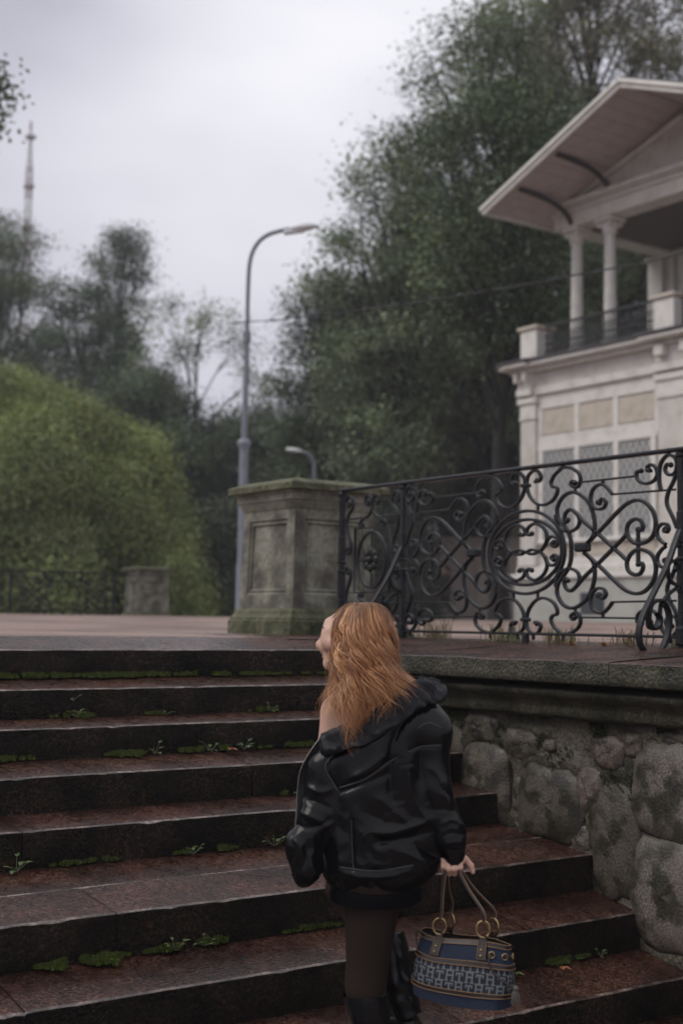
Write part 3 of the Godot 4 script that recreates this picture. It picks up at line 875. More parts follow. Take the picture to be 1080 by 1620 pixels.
	# upper storey wall set back behind the loggia, boarded
	slab(o, "upper_wall", M.pink_board, 21.56, 30.0, 5.3, 8.1, 12.35, 19.2)
	for k in 21:
		var y := 5.35 + k * 0.132
		slab(o, "siding_board", M.pink_board, 21.535, 21.557, y, y + 0.122, 12.8, 18.55)
	for a in [[18.85, 19.25], [18.2, 18.42], [16.4, 16.6]]:
		slab(o, "corner_board", M.white_trim, 21.49, 21.56, 5.3, 7.75, a[0], a[1], 0.01)
	slab(o, "corner_board", M.white_trim, 21.50, 21.56, 5.3, 7.75, 18.55, 18.66, 0.01)
	slab(o, "upper_cornice", M.white_trim, 21.44, 21.6, 7.753, 7.88, 12.3, 19.3, 0.02)
	slab(o, "balcony_floor", M.plinth, xf - 0.02, 21.6, 5.297, 5.32, near, far - 0.4)
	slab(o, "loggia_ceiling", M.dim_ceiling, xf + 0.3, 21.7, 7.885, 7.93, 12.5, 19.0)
	# entablature beam over the columns and the gable above it
	slab(o, "beam", M.white_trim, 18.50, 18.95, 7.832, 8.10, 12.45, 18.98, 0.015)
	slab(o, "beam", M.white_trim, 18.46, 18.97, 8.103, 8.17, 12.40, 19.03, 0.01)
	slab(o, "beam", M.white_trim, 18.38, 18.98, 8.243, 8.33, 12.32, 19.10, 0.02)
	slab(o, "beam", M.white_trim, 18.6, 21.6, 7.835, 8.10, 18.60, 18.975, 0.015)
	var dm := Mb.new()
	var ad := 12.45
	while ad < 19.0:
		dm.box(Vector3(18.47, 8.207, -ad), Vector3(0.07, 0.065, 0.045))
		ad += 0.085
	piece("dentils", dm.mesh(), M.white_trim, o, "stuff")
	var c0 := 15.75
	var ridge := 9.52
	var half := 3.52
	var eave := 8.12
	var sl := (ridge - eave) / half
	# gable wall
	var m := Mb.new()
	m.tri(Vector3(18.62, 8.3, -(c0 + 3.3)), Vector3(18.62, 8.3 + 3.3 * sl * 0.82, -c0), Vector3(18.62, 8.3, -(c0 - 3.3)))
	piece("gable_wall", m.mesh(), M.pale_wall, o)
	for sg in [-1.0, 1.0]:
		var p := func(a: float, y: float, x: float) -> Vector3: return Vector3(x, y, -(c0 + sg * a))
		m = Mb.new()
		m.bar(PackedVector3Array([p.call(2.75, 8.36, 18.57), p.call(0.02, 8.36 + 2.73 * sl * 0.80, 18.57)]), Vector3.RIGHT, 0.09, 0.10)
		piece("gable_moulding", m.mesh(), M.white_trim, o)
		m = Mb.new()
		m.bar(PackedVector3Array([p.call(3.35, 8.24, 18.60), p.call(0.0, 8.24 + 3.35 * sl, 18.60)]), Vector3.RIGHT, 0.16, 0.10)
		piece("gable_moulding", m.mesh(), M.dark_line, o)
		# roof slope: boards below, metal above
		var nb := 14
		for k in nb:
			var a0 := lerpf(0.02, half, float(k) / nb)
			var a1 := lerpf(0.02, half, float(k + 1) / nb) - 0.012
			m = Mb.new()
			var lo := [p.call(a0, ridge - a0 * sl - 0.10, 16.98), p.call(a1, ridge - a1 * sl - 0.10, 16.98), p.call(a1, ridge - a1 * sl - 0.10, 30.6), p.call(a0, ridge - a0 * sl - 0.10, 30.6)]
			var up := []
			for q in lo: up.append(q + Vector3(0, 0.04, 0))
			hexa(m, lo, up)
			piece("soffit_board", m.mesh(), M.pink_board, o)
		m = Mb.new()
		var lo2 := [p.call(0.0, ridge - 0.05, 16.94), p.call(half + 0.06, ridge - (half + 0.06) * sl - 0.05, 16.94), p.call(half + 0.06, ridge - (half + 0.06) * sl - 0.05, 30.7), p.call(0.0, ridge - 0.05, 30.7)]
		var up2 := []
		for q in lo2: up2.append(q + Vector3(0, 0.075, 0))
		hexa(m, lo2, up2)
		piece("roof", m.mesh(), M.roof_metal, o)
		m = Mb.new()   # barge board in two steps
		m.bar(PackedVector3Array([p.call(half + 0.03, eave - 0.12, 16.93), p.call(0.0, ridge - 0.11, 16.93)]), Vector3.RIGHT, 0.15, 0.05)
		m.bar(PackedVector3Array([p.call(half + 0.05, eave - 0.075, 16.885), p.call(0.0, ridge - 0.065, 16.885)]), Vector3.RIGHT, 0.075, 0.045)
		piece("barge_board", m.mesh(), M.white_trim, o)
		slab(o, "eave_board", M.white_trim, 16.95, 30.6, eave - 0.17, eave - 0.05, c0 + sg * half, c0 + sg * (half + 0.05))
		# curved brackets carrying the overhang
		for a in [1.75, 2.75]:
			var y: float = ridge - a * sl - 0.13
			var path := PackedVector3Array([p.call(a, y, 17.15), p.call(a, y - 0.03, 17.6), p.call(a, y - 0.10, 18.05), p.call(a, y - 0.24, 18.35), p.call(a, y - 0.42, 18.52)])
			m = Mb.new()
			m.bar(smooth3(path, 4), Vector3(0, 0, 1), 0.07, 0.09)
			piece("roof_bracket", m.mesh(), M.dark_line, o)

func hexa(m: Mb, lo: Array, up: Array) -> void:
	var c := Vector3.ZERO
	for q in lo + up: c += q / 8.0
	for f in [[lo[0], lo[1], lo[2], lo[3]], [up[0], up[1], up[2], up[3]], [lo[0], lo[1], up[1], up[0]], [lo[1], lo[2], up[2], up[1]], [lo[2], lo[3], up[3], up[2]], [lo[3], lo[0], up[0], up[3]]]:
		var l := []
		for q in f: l.append(q - c)
		m.out(c, Basis(), l)

# ---------------------------------------------------------------- what shows between the railing bars, far behind
func build_far_buildings() -> void:
	var o := thing("yellow_house", "pale yellow house with white columns half hidden by trees behind the railing", "building", Vector3(36.2, 0.22, -36.6), deg_to_rad(-38))
	var b := func(called: String, mat: Material, c: Vector3, s: Vector3, parent: Node) -> MeshInstance3D:
		return piece(called, box_mesh(s, 0.02, c), mat, parent)
	b.call("wall", M.yellow_wall, Vector3(0, 2.6, -2.0), Vector3(9, 5.2, 4), o)
	b.call("plinth", M.plinth, Vector3(0, 0.35, -1.95), Vector3(9.2, 0.7, 4.1), o)
	b.call("cornice", M.white_trim, Vector3(0, 5.28, -1.9), Vector3(9.5, 0.16, 4.5), o)
	for x in [-4.2, -2.6, 0.2, 2.0]:
		b.call("pilaster", M.white_trim, Vector3(x, 2.85, 0.03), Vector3(0.42, 4.3, 0.14), o)
	for x in [-3.4, -1.2, 1.1, 3.2]:
		var w := Node3D.new(); w.name = "window"; w.position = Vector3(x, 2.9, 0); o.add_child(w, true)
		b.call("frame", M.white_trim, Vector3(0, 0, 0.02), Vector3(0.9, 1.9, 0.06), w)
		b.call("pane", M.glass, Vector3(0, 0, 0.045), Vector3(0.72, 1.72, 0.04), w)
	var rf := Mb.new()
	rf.frustum(Vector3(0, 0, -2.0), Vector2(9.6, 4.6), 5.36, Vector2(7, 0.6), 6.6)
	piece("roof", rf.mesh(), M.roof_metal, o)
	var g := thing("garden_wall", "low pinkish plastered garden wall behind the walking person", "wall", Vector3(28.97, 0.2, -34.7), deg_to_rad(-36))
	b.call("wall_body", M.garden_wall, Vector3(0, 1.3, 0), Vector3(6.6, 2.7, 0.4), g)
	b.call("wall_cap", M.beige_panel, Vector3(0, 2.7, 0), Vector3(6.8, 0.12, 0.56), g)
	for x in [-3.2, -1.1, 1.1, 3.2]:
		b.call("pier", M.beige_panel, Vector3(x, 1.32, 0.05), Vector3(0.4, 2.63, 0.42), g)

# ---------------------------------------------------------------- trees and bushes
func leaf_cluster(leaves: int, spread: float, len_: float, wid: float, seed_: int, droop: float) -> ArrayMesh:
	var r := RandomNumberGenerator.new(); r.seed = seed_
	var m := Mb.new()
	for i in leaves:
		var c := Vector3(r.randfn(0, 1), r.randfn(0, 0.8), r.randfn(0, 1)) * spread * 0.5
		var d := Vector3(r.randfn(0, 1), r.randfn(0, 0.6) - droop, r.randfn(0, 1)).normalized()
		var up := Vector3(r.randfn(0, 0.6), 1, r.randfn(0, 0.6)).normalized()
		var s := d.cross(up).normalized() * wid * 0.5
		var l := len_ * r.randf_range(0.7, 1.2)
		var k := s.cross(d).normalized() * wid * 0.22
		var a := c - d * l * 0.5
		var b := c + d * l * 0.5
		m.tri(a, c + s + k, b)
		m.tri(a, b, c - s + k)
	return m.mesh()

var leaf_meshes := []
var fine_meshes := []

# a crown is lobes [offset, radius]; limbs run from the trunk into each lobe, leaf sprays fill it
func tree(called: String, label: String, cat: String, grp: String, base: Vector3, h: float, lobes: Array, per: int, tone: Color, vary: float, seed_: int, trunk_r: float, meshes: Array, hollow := 0.35, lean := 0.0, sc := 1.0) -> Node3D:
	var r := RandomNumberGenerator.new(); r.seed = seed_
	var o := thing(called, label, cat, base, 0.0, grp)
	var top := h * 0.86
	var m := Mb.new()
	var path := PackedVector3Array()
	var rad := PackedFloat32Array()
	for i in 10:
		var u := i / 9.0
		path.append(Vector3(lean * u * u + wob.get_noise_2d(u * 2.0, seed_) * 0.35 * u, -0.3 + u * top, wob.get_noise_2d(u * 2.0, seed_ + 50.0) * 0.35 * u))
		rad.append(trunk_r * (1.28 if i == 0 else lerpf(1.0, 0.14, u)))
	m.tube(smooth3(path, 2), rad_smooth(rad, 2), 9)
	piece("trunk", m.mesh(), M.bark, o)
	m = Mb.new()
	var places := []
	var tints := PackedColorArray()
	for lb in lobes:
		var c: Vector3 = lb[0]
		var R: float = lb[1]
		var sq: float = lb[2] if lb.size() > 2 else 0.8
		# limb
		var start := clampf((c.y - R * 0.8 - 0.12 * h) / top, 0.15, 0.92) * 9.0
		var pi := int(start)
		var from: Vector3 = path[pi].lerp(path[mini(pi + 1, 9)], start - pi)
		var mid: Vector3 = from.lerp(c, 0.55) + Vector3(r.randfn(0, 0.2), -0.12 * R, r.randfn(0, 0.2))
		var br := maxf(0.03, trunk_r * lerpf(0.42, 0.16, start / 9.0))
		m.tube(smooth3(PackedVector3Array([from, mid, c + Vector3(0, R * 0.2, 0)]), 4), rad_smooth(PackedFloat32Array([br, br * 0.65, br * 0.22]), 4), 6, false)
		for k in 7:
			var dir := Vector3(r.randfn(0, 1), r.randfn(0.3, 0.7), r.randfn(0, 1)).normalized()
			m.tube(smooth3(PackedVector3Array([mid.lerp(c, r.randf()), c + dir * R * 0.5, c + dir * R * 0.95 + Vector3(0, -0.1, 0)]), 3), PackedFloat32Array([br * 0.4, br * 0.22, br * 0.1]), 4, false)
		var cnt := maxi(34, int(1.35 * per * pow(R / 1.6, 2.2) * lerpf(1.25, 0.52, smoothstep(0.35, 0.95, c.y / h))))
		var lob_t := 1.0 + r.randfn(0, 1) * vary * 0.6
		# sprays gather round a few twigs so that gaps stay between them
		var twigs := []
		for k in maxi(6, int(R * R * 7.0)):
			var dir := Vector3(r.randfn(0, 1), r.randfn(0, 1), r.randfn(0, 1)).normalized()
			var q := pow(r.randf_range(hollow, 1.0), 0.6)
			twigs.append([c + dir * Vector3(R, R * sq, R) * q, lob_t * (1.0 + r.randfn(0, 1) * vary)])
		for k in cnt:
			var tw: Array = twigs[r.randi() % twigs.size()]
			var sp := 0.19 * R
			var q: Vector3 = tw[0] + Vector3(clampf(r.randfn(0, 1), -1.7, 1.7), clampf(r.randfn(0, 0.7), -1.2, 1.2) - 0.2, clampf(r.randfn(0, 1), -1.7, 1.7)) * sp
			var b := Basis(Vector3.UP, r.randf() * TAU) * Basis(Vector3.RIGHT, r.randfn(0, 0.35))
			places.append(Transform3D(b.scaled(Vector3.ONE * r.randf_range(0.75, 1.25) * sc), q))
			var g: float = clampf(tw[1] * (1.0 + r.randfn(0, 0.10)), 0.4, 2.2)
			var y := clampf(r.randfn(0, 0.5), -1, 1) * 0.14
			tints.append(Color(tone.r * g * (1.0 + y), tone.g * g, tone.b * g * (1.0 - y)))
	piece("limbs", m.mesh(), M.bark, o)
	var third := meshes.size()
	for s in third:
		var pl := []
		var tn := PackedColorArray()
		for i in range(s, places.size(), third): pl.append(places[i]); tn.append(tints[i])
		copies("foliage", meshes[s], M.leaf, pl, tn, o)
	return o

func rad_smooth(r: PackedFloat32Array, per: int) -> PackedFloat32Array:
	var o := PackedFloat32Array()
	for i in r.size() - 1:
		for j in per: o.append(lerpf(r[i], r[i + 1], float(j) / per))
	o.append(r[r.size() - 1])
	return o

# lobes over an egg-shaped crown
func egg(cy: float, rx: float, ry: float, few: int, big: float, seed_: int, skew := Vector3.ZERO) -> Array:
	var r := RandomNumberGenerator.new(); r.seed = seed_
	var count := int(few * 1.75)
	var rl := big * 0.76
	var o := []
	for i in count:
		var y := lerpf(-1.0, 1.0, (i + 0.5) / count)
		var a := i * 2.39996 + r.randf_range(-0.5, 0.5)
		var w := sqrt(maxf(0.02, 1.0 - y * y)) * r.randf_range(0.35, 0.95)
		var c := Vector3(cos(a) * w * rx, cy + y * ry * 0.92, sin(a) * w * rx) + skew * (y * 0.5 + 0.5)
		o.append([c, rl * r.randf_range(0.75, 1.2), r.randf_range(0.42, 0.72)])
	return o

func build_trees() -> void:
	for s in 3:
		leaf_meshes.append(leaf_cluster(18, 0.60, 0.125, 0.078, 400 + s, 0.35))
		fine_meshes.append(leaf_cluster(16, 0.42, 0.15, 0.030, 500 + s, -0.35))
	var g := "tall park trees behind the steps"
	var dark := Color(0.082, 0.114, 0.054)
	var mid := Color(0.134, 0.172, 0.092)
	var pale := Color(0.165, 0.205, 0.118)
	var olive := Color(0.170, 0.160, 0.085)
	tree("lime_tree", "tallest broad green tree rising left of the pavilion roof", "tree", g, Vector3(26.7, 0.2, -29.6), 19.3, egg(12.0, 3.3, 6.9, 32, 1.5, 1), 105, mid, 0.28, 1, 0.30, leaf_meshes)
	tree("lime_tree", "green tree with ragged left outline just right of the tall street lamp", "tree", g, Vector3(24.3, 0.2, -31.8), 15.4, egg(8.8, 2.4, 5.9, 26, 1.25, 2), 135, pale, 0.26, 2, 0.22, leaf_meshes)
	tree("lime_tree", "tree with yellowing leaves directly above the pavilion gable", "tree", g, Vector3(32.4, 0.2, -31.6), 24.0, egg(15.5, 4.6, 8.2, 54, 1.45, 3), 150, olive, 0.3, 3, 0.30, leaf_meshes, 0.3)
	tree("lime_tree", "tree with thick dark trunk standing close beside the pavilion corner", "tree", g, Vector3(20.25, 0.2, -22.5), 12.5, egg(9.0, 1.9, 3.2, 15, 1.15, 4), 110, dark, 0.28, 4, 0.21, leaf_meshes, 0.4, 0.5)
	tree("lime_tree", "lower tree filling the space behind the tall lamp post", "tree", g, Vector3(25.4, 0.2, -36.0), 11.6, egg(6.9, 1.9, 4.2, 26, 1.25, 5), 190, dark, 0.25, 5, 0.2, leaf_meshes)
	tree("lime_tree", "dark thick tree behind the iron railing and pavilion corner", "tree", g, Vector3(30.4, 0.2, -34.0), 14.0, egg(8.9, 4.0, 5.2, 34, 1.55, 6), 180, dark, 0.25, 6, 0.34, leaf_meshes)
	tree("lime_tree", "slim tree with bare dark trunk standing behind the large pedestal", "tree", g, Vector3(28.9, 0.2, -36.4), 13.0, egg(8.8, 3.2, 4.6, 30, 1.45, 7), 170, dark, 0.25, 7, 0.18, leaf_meshes)
	tree("lime_tree", "tree showing through the balcony right of the columns", "tree", g, Vector3(33.0, 0.2, -25.0), 13.5, egg(8.2, 3.2, 4.4, 26, 1.5, 17), 120, dark, 0.28, 17, 0.24, leaf_meshes)
	tree("lime_tree", "upper tree crown reaching out of the frame above the roof ridge", "tree", g, Vector3(36.5, 0.2, -27.5), 23.0, egg(15.0, 4.4, 7.2, 46, 1.6, 18), 140, olive, 0.3, 18, 0.28, leaf_meshes, 0.3)
	var f := "trees along the far left side of the plaza"
	tree("pine_tree", "tall loose pine rising highest over the round bush", "tree", f, Vector3(26.9, 0.2, -55.4), 18.0, egg(12.6, 2.1, 5.4, 22, 1.15, 8), 120, dark, 0.25, 8, 0.22, leaf_meshes, 0.3)
	tree("lime_tree", "dark tree at the far left edge beneath the radio mast", "tree", f, Vector3(22.4, 0.2, -58.2), 18.6, egg(11.0, 3.0, 7.2, 30, 1.6, 9), 130, mid, 0.25, 9, 0.25, leaf_meshes)
	tree("lime_tree", "open airy tree with spreading bare limbs left of the lamp post", "tree", f, Vector3(27.9, 0.2, -50.2), 14.4, [[Vector3(-1.4, 12.2, 0), 1.25], [Vector3(0.4, 12.7, 0.5), 1.3], [Vector3(1.6, 11.6, 0.6), 1.1], [Vector3(-2.0, 10.6, -0.4), 1.0], [Vector3(2.2, 10.2, 1.4), 0.8], [Vector3(-0.6, 11.0, 0.2), 0.9], [Vector3(-2.4, 8.6, -1.0), 1.2], [Vector3(-1.4, 7.4, 0), 1.3], [Vector3(0.2, 6.2, 0), 1.5]], 105, pale, 0.2, 10, 0.17, leaf_meshes, 0.3)
	tree("lime_tree", "dense dark tree right behind the shoulder of the round bush", "tree", f, Vector3(25.2, 0.2, -48.4), 10.2, egg(5.4, 2.8, 4.4, 30, 1.5, 11), 190, dark, 0.25, 11, 0.25, leaf_meshes)
	tree("lime_tree", "middle dark tree between the pine and the airy tree", "tree", f, Vector3(24.9, 0.2, -55.0), 15.0, egg(8.6, 2.6, 6.0, 26, 1.5, 12), 130, dark, 0.25, 12, 0.22, leaf_meshes)
	tree("lime_tree", "low dark tree closing the gap left of the lamp post", "tree", f, Vector3(28.6, 0.2, -46.5), 9.0, egg(4.6, 3.2, 4.2, 28, 1.55, 13), 150, dark, 0.22, 13, 0.2, leaf_meshes)
	tree("lime_tree", "far pale tree filling the background between lamp posts", "tree", f, Vector3(35.0, 0.2, -58.0), 9.8, egg(5.2, 4.6, 4.0, 30, 1.7, 14), 160, mid, 0.22, 14, 0.25, leaf_meshes)
	tree("lime_tree", "near tree whose twigs enter the picture at the upper left edge", "tree", "", Vector3(8.15, 0.1, -27.2), 13.6, [[Vector3(0.2, 11.6, 0.3), 1.3], [Vector3(-1.2, 12.2, -0.4), 1.6], [Vector3(-0.6, 9.8, 0.4), 1.4], [Vector3(-2.2, 10.4, 0), 1.7], [Vector3(-0.8, 8.2, -0.8), 1.5], [Vector3(0.35, 10.45, 1.75), 0.30], [Vector3(0.85, 10.2, 2.0), 0.14], [Vector3(1.0, 10.35, 2.1), 0.08], [Vector3(0.8, 9.75, 1.95), 0.14], [Vector3(0.35, 9.75, 1.6), 0.3]], 110, mid, 0.25, 15, 0.22, leaf_meshes, 0.3)
	# clipped dark hedges and undergrowth at the foot of the trees
	var hg := "dark bushes at the foot of the trees"
	var spots := [[Vector3(18.6, 0.1, -33.6), 2.6, 3.2, "dark bush right of the round willow bush"], [Vector3(20.6, 0.1, -35.2), 2.4, 3.6, "dark bush just left of the large pedestal"], [Vector3(22.8, 0.1, -35.4), 2.4, 3.4, "dark bush behind the large pedestal"], [Vector3(23.6, 0.1, -31.2), 1.5, 3.5, "dark bush seen through the narrow rosette panel of the railing"], [Vector3(31.9, 0.1, -39.0), 3.2, 6.0, "tall dark bush rising behind the pinkish garden wall"], [Vector3(34.0, 0.1, -40.0), 2.6, 3.4, "dark bush over the garden wall behind the first railing panel"], [Vector3(16.4, 0.1, -40.0), 3.0, 3.4, "dark bush behind the far fence at the left edge"]]
	var k := 0
	for s in spots:
		bush("hedge_bush", s[3], hg, s[0], s[1], s[2], 2600, Color(0.048, 0.062, 0.034), leaf_meshes, 60 + k, 0.9)
		k += 1
	bush("willow_bush", "huge rounded light green willow bush behind the far fence", "", Vector3(12.9, 0.0, -33.8), 5.5, 7.0, 34000, Color(0.205, 0.245, 0.083), fine_meshes, 77, 1.05)

# a dome of sprays standing out from an uneven surface
func bush(called: String, label: String, grp: String, base: Vector3, rx: float, h: float, count: int, tone: Color, meshes: Array, seed_: int, sc: float) -> void:
	var r := RandomNumberGenerator.new(); r.seed = seed_
	var o := thing(called, label, "bush", base, 0.0, grp)
	var st := Mb.new()
	for i in 14:
		var a := r.randf() * TAU
		var d := Vector3(cos(a), 0, sin(a))
		st.tube(smooth3(PackedVector3Array([d * 0.2 + Vector3(0, -0.1, 0), d * rx * 0.25 + Vector3(0, h * 0.3, 0), d * rx * 0.55 + Vector3(0, h * r.randf_range(0.4, 0.75), 0)]), 3), PackedFloat32Array([0.07, 0.05, 0.04, 0.03, 0.02, 0.02, 0.015]), 5, false)
	piece("stems", st.mesh(), M.bark, o)
	var lumps := []
	var nl := int(26.0 + 14.0 * h)
	for i in nl:
		var u := (i + 0.5) / nl
		var a := i * 2.39996 + r.randf_range(-0.4, 0.4)
		var w := sqrt(maxf(0.0, 1.0 - pow(u, 1.6)))
		var c := Vector3(cos(a) * w * rx, u * h * 0.93, sin(a) * w * rx) * r.randf_range(0.74, 0.94)
		lumps.append([c, rx * r.randf_range(0.13, 0.25), 1.0 + r.randfn(0, 0.15)])
	var pl := [[], [], []]
	var tn := [PackedColorArray(), PackedColorArray(), PackedColorArray()]
	for i in count:
		var lb: Array = lumps[r.randi() % lumps.size()]
		var c: Vector3 = lb[0]
		var outw := (c - Vector3(0, h * 0.25, 0)).normalized()
		var d := (Vector3(r.randfn(0, 1), r.randfn(0, 1), r.randfn(0, 1)).normalized() + outw * 0.75 + Vector3(0, 0.25, 0)).normalized()
		var R: float = lb[1]
		var pos := c + d * Vector3(R, R * 0.85, R) * pow(r.randf_range(0.35, 1.0), 0.5)
		if r.randf() < 0.12: pos += d * absf(r.randfn(0, 0.09)) * rx * 0.4
		if pos.y < 0.05: pos.y = r.randf_range(0.05, 0.5)
		var b := Basis.looking_at(-(d + Vector3(r.randfn(0, 0.5), 0.55 + r.randfn(0, 0.35), r.randfn(0, 0.5))).normalized(), Vector3(0.01, 1, 0.02)) * Basis(Vector3.RIGHT, PI * 0.5)
		var s := i % 3
		pl[s].append(Transform3D(b.scaled(Vector3.ONE * r.randf_range(0.8, 1.25) * sc), pos))
		var t := clampf(float(lb[2]) * (1.0 + r.randfn(0, 0.16)), 0.4, 1.8)
		var w2 := r.randfn(0, 0.07)
		tn[s].append(Color(tone.r * t * (1.0 + w2), tone.g * t, tone.b * t * (1.0 - w2)))
	for s in 3: copies("foliage", meshes[s], M.leaf, pl[s], tn[s], o)

# ---------------------------------------------------------------- wrought iron railing: u along the wall towards the viewer, v up, both from the panel centre
const CURVES := {
	"top_s": [[0.093, 0.412], [0.078, 0.399], [0.112, 0.404], [0.124, 0.426], [0.102, 0.458], [0.059, 0.464], [0.017, 0.435], [0.009, 0.385], [0.03, 0.325], [0.088, 0.275], [0.155, 0.264], [0.22, 0.286], [0.253, 0.324], [0.253, 0.353], [0.22, 0.362], [0.206, 0.386], [0.23, 0.424], [0.276, 0.454], [0.30, 0.463], [0.36, 0.456], [0.418, 0.425], [0.434, 0.385], [0.414, 0.348], [0.378, 0.35], [0.36, 0.368], [0.378, 0.383], [0.40, 0.371]],
	"bar_scroll": [[0.877, 0.394], [0.852, 0.398], [0.84, 0.382], [0.852, 0.35], [0.90, 0.328], [0.952, 0.336], [0.982, 0.367], [0.972, 0.405], [0.945, 0.424], [0.917, 0.416], [0.917, 0.394], [0.941, 0.392]],
	"small_scroll": [[0.567, 0.26], [0.559, 0.251], [0.576, 0.241], [0.585, 0.265], [0.606, 0.267], [0.623, 0.244], [0.602, 0.217], [0.554, 0.216], [0.52, 0.244], [0.511, 0.283], [0.527, 0.324], [0.568, 0.346], [0.606, 0.343], [0.64, 0.319], [0.67, 0.288]],
	"loop_scroll": [[0.46, 0.017], [0.571, 0.092], [0.716, 0.198], [0.782, 0.234], [0.847, 0.245], [0.904, 0.227], [0.951, 0.181], [0.97, 0.119], [0.954, 0.059], [0.91, 0.025], [0.846, 0.015], [0.798, 0.038], [0.772, 0.08], [0.782, 0.123], [0.823, 0.145], [0.863, 0.14], [0.883, 0.111], [0.875, 0.087], [0.847, 0.089]],
	"diagonal_scroll": [[0.342, 0.167], [0.319, 0.155], [0.31, 0.179], [0.324, 0.21], [0.36, 0.225], [0.405, 0.199], [0.46, 0.152], [0.537, 0.10], [0.656, 0.016], [0.768, -0.066]],
	"curl_ring": [[0.414, 0.192], [0.427, 0.159], [0.409, 0.122], [0.351, 0.102], [0.287, 0.118], [0.255, 0.155], [0.241, 0.202]],
	"ring": [[0.46, 0.017], [0.524, 0.065], [0.541, 0.128], [0.524, 0.205], [0.48, 0.272], [0.387, 0.319], [0.305, 0.303], [0.255, 0.241], [0.264, 0.181], [0.305, 0.14], [0.342, 0.099], [0.361, 0.05], [0.364, 0.0]],
	"heart_scroll": [[0.052, 0.10], [0.026, 0.097], [0.007, 0.111], [0.021, 0.141], [0.079, 0.161], [0.146, 0.131], [0.174, 0.084], [0.16, 0.038], [0.118, 0.003], [0.051, -0.013], [0.007, 0.0]],
	"side_curl": [[0.16, 0.031], [0.179, 0.064], [0.212, 0.082], [0.253, 0.067], [0.262, 0.041], [0.235, 0.022], [0.207, 0.04], [0.226, 0.049]],
	"end_arch": [[1.007, 0.285], [0.995, 0.342], [1.004, 0.42], [1.047, 0.462], [1.093, 0.452], [1.112, 0.417], [1.10, 0.37], [1.062, 0.361], [1.035, 0.387], [1.047, 0.417], [1.078, 0.411]],
	"end_link": [[1.108, 0.36], [1.084, 0.317], [1.06, 0.283], [1.045, 0.24], [1.05, 0.20], [1.085, 0.14], [1.11, 0.085]],
	"end_curl": [[1.044, 0.068], [1.025, 0.074], [1.037, 0.092], [1.056, 0.079], [1.048, 0.106], [1.013, 0.111], [0.982, 0.088], [0.982, 0.052], [1.009, 0.021], [1.035, 0.006]],
}

func rail_bars(o: Node, path2: PackedVector2Array, centre: Vector2, su: float, sv: float, w := 0.017, d := 0.024, closed := false) -> MeshInstance3D:
	var pts := PackedVector3Array()
	for q in path2: pts.append(Vector3(0, centre.y + q.y * sv, centre.x + q.x * su))
	var m := Mb.new()
	m.bar(pts, Vector3.RIGHT, w, d, closed)
	return piece("scroll", m.mesh(), M.iron, o)

func knob(o: Node, q: Array, centre: Vector2, su: float, sv: float, r := 0.015) -> void:
	var m := Mb.new()
	m.ball(Vector3(0, centre.y + q[1] * sv, centre.x + q[0] * su), Vector3(r * 1.1, r, r), 6, 8)
	piece("scroll_end", m.mesh(), M.iron, o)

func rail_post(o: Node, u: float, top: float) -> void:
	var m := Mb.new()
	m.box(Vector3(0, top * 0.5 - 0.03, u), Vector3(0.036, top + 0.06, 0.036), Basis(), 0.006)
	for y in [0.44, 0.505]:
		m.box(Vector3(0, y, u), Vector3(0.054, 0.02, 0.054), Basis(), 0.008)
	m.box(Vector3(0, 0.35, u), Vector3(0.046, 0.17, 0.046), Basis(), 0.008)
	m.box(Vector3(0, 0.60, u), Vector3(0.044, 0.17, 0.044), Basis(), 0.008)
	m.box(Vector3(0, 0.05, u), Vector3(0.06, 0.10, 0.06), Basis(), 0.012)
	m.box(Vector3(0, top - 0.02, u), Vector3(0.05, 0.03, 0.05), Basis(), 0.008)
	piece("post", m.mesh(), M.iron, o)

func rail_bracket(o: Node, u: float) -> void:   # buttress scroll, square to the railing, reaching out over the coping
	var c := [[0.0, 0.60], [-0.045, 0.52], [-0.12, 0.38], [-0.22, 0.24], [-0.30, 0.12], [-0.315, 0.02], [-0.26, -0.045], [-0.17, -0.035], [-0.11, 0.05], [-0.10, 0.15], [-0.15, 0.215], [-0.225, 0.20], [-0.25, 0.135], [-0.225, 0.08], [-0.18, 0.085], [-0.165, 0.125], [-0.185, 0.15]]
	var p := PackedVector2Array()
	for q in c: p.append(Vector2(q[0], q[1]))
	p = smooth_path(p, 6)
	var pts := PackedVector3Array()
	for q in p: pts.append(Vector3(q.x, q.y + 0.01, u))
	var m := Mb.new()
	m.bar(pts, Vector3(0, 0, 1), 0.017, 0.036)
	piece("bracket_scroll", m.mesh(), M.iron, o)
	for e in [[[-0.02, 0.30], [-0.09, 0.33], [-0.105, 0.40], [-0.06, 0.43], [-0.04, 0.40], [-0.055, 0.38]], [[-0.02, 0.30], [-0.10, 0.26], [-0.16, 0.20]]]:
		p = PackedVector2Array()
		for q in e: p.append(Vector2(q[0], q[1]))
		p = smooth_path(p, 5)
		pts = PackedVector3Array()
		for q in p: pts.append(Vector3(q.x, q.y, u))
		m = Mb.new()
		m.bar(pts, Vector3(0, 0, 1), 0.015, 0.024)
		piece("bracket_scroll", m.mesh(), M.iron, o)

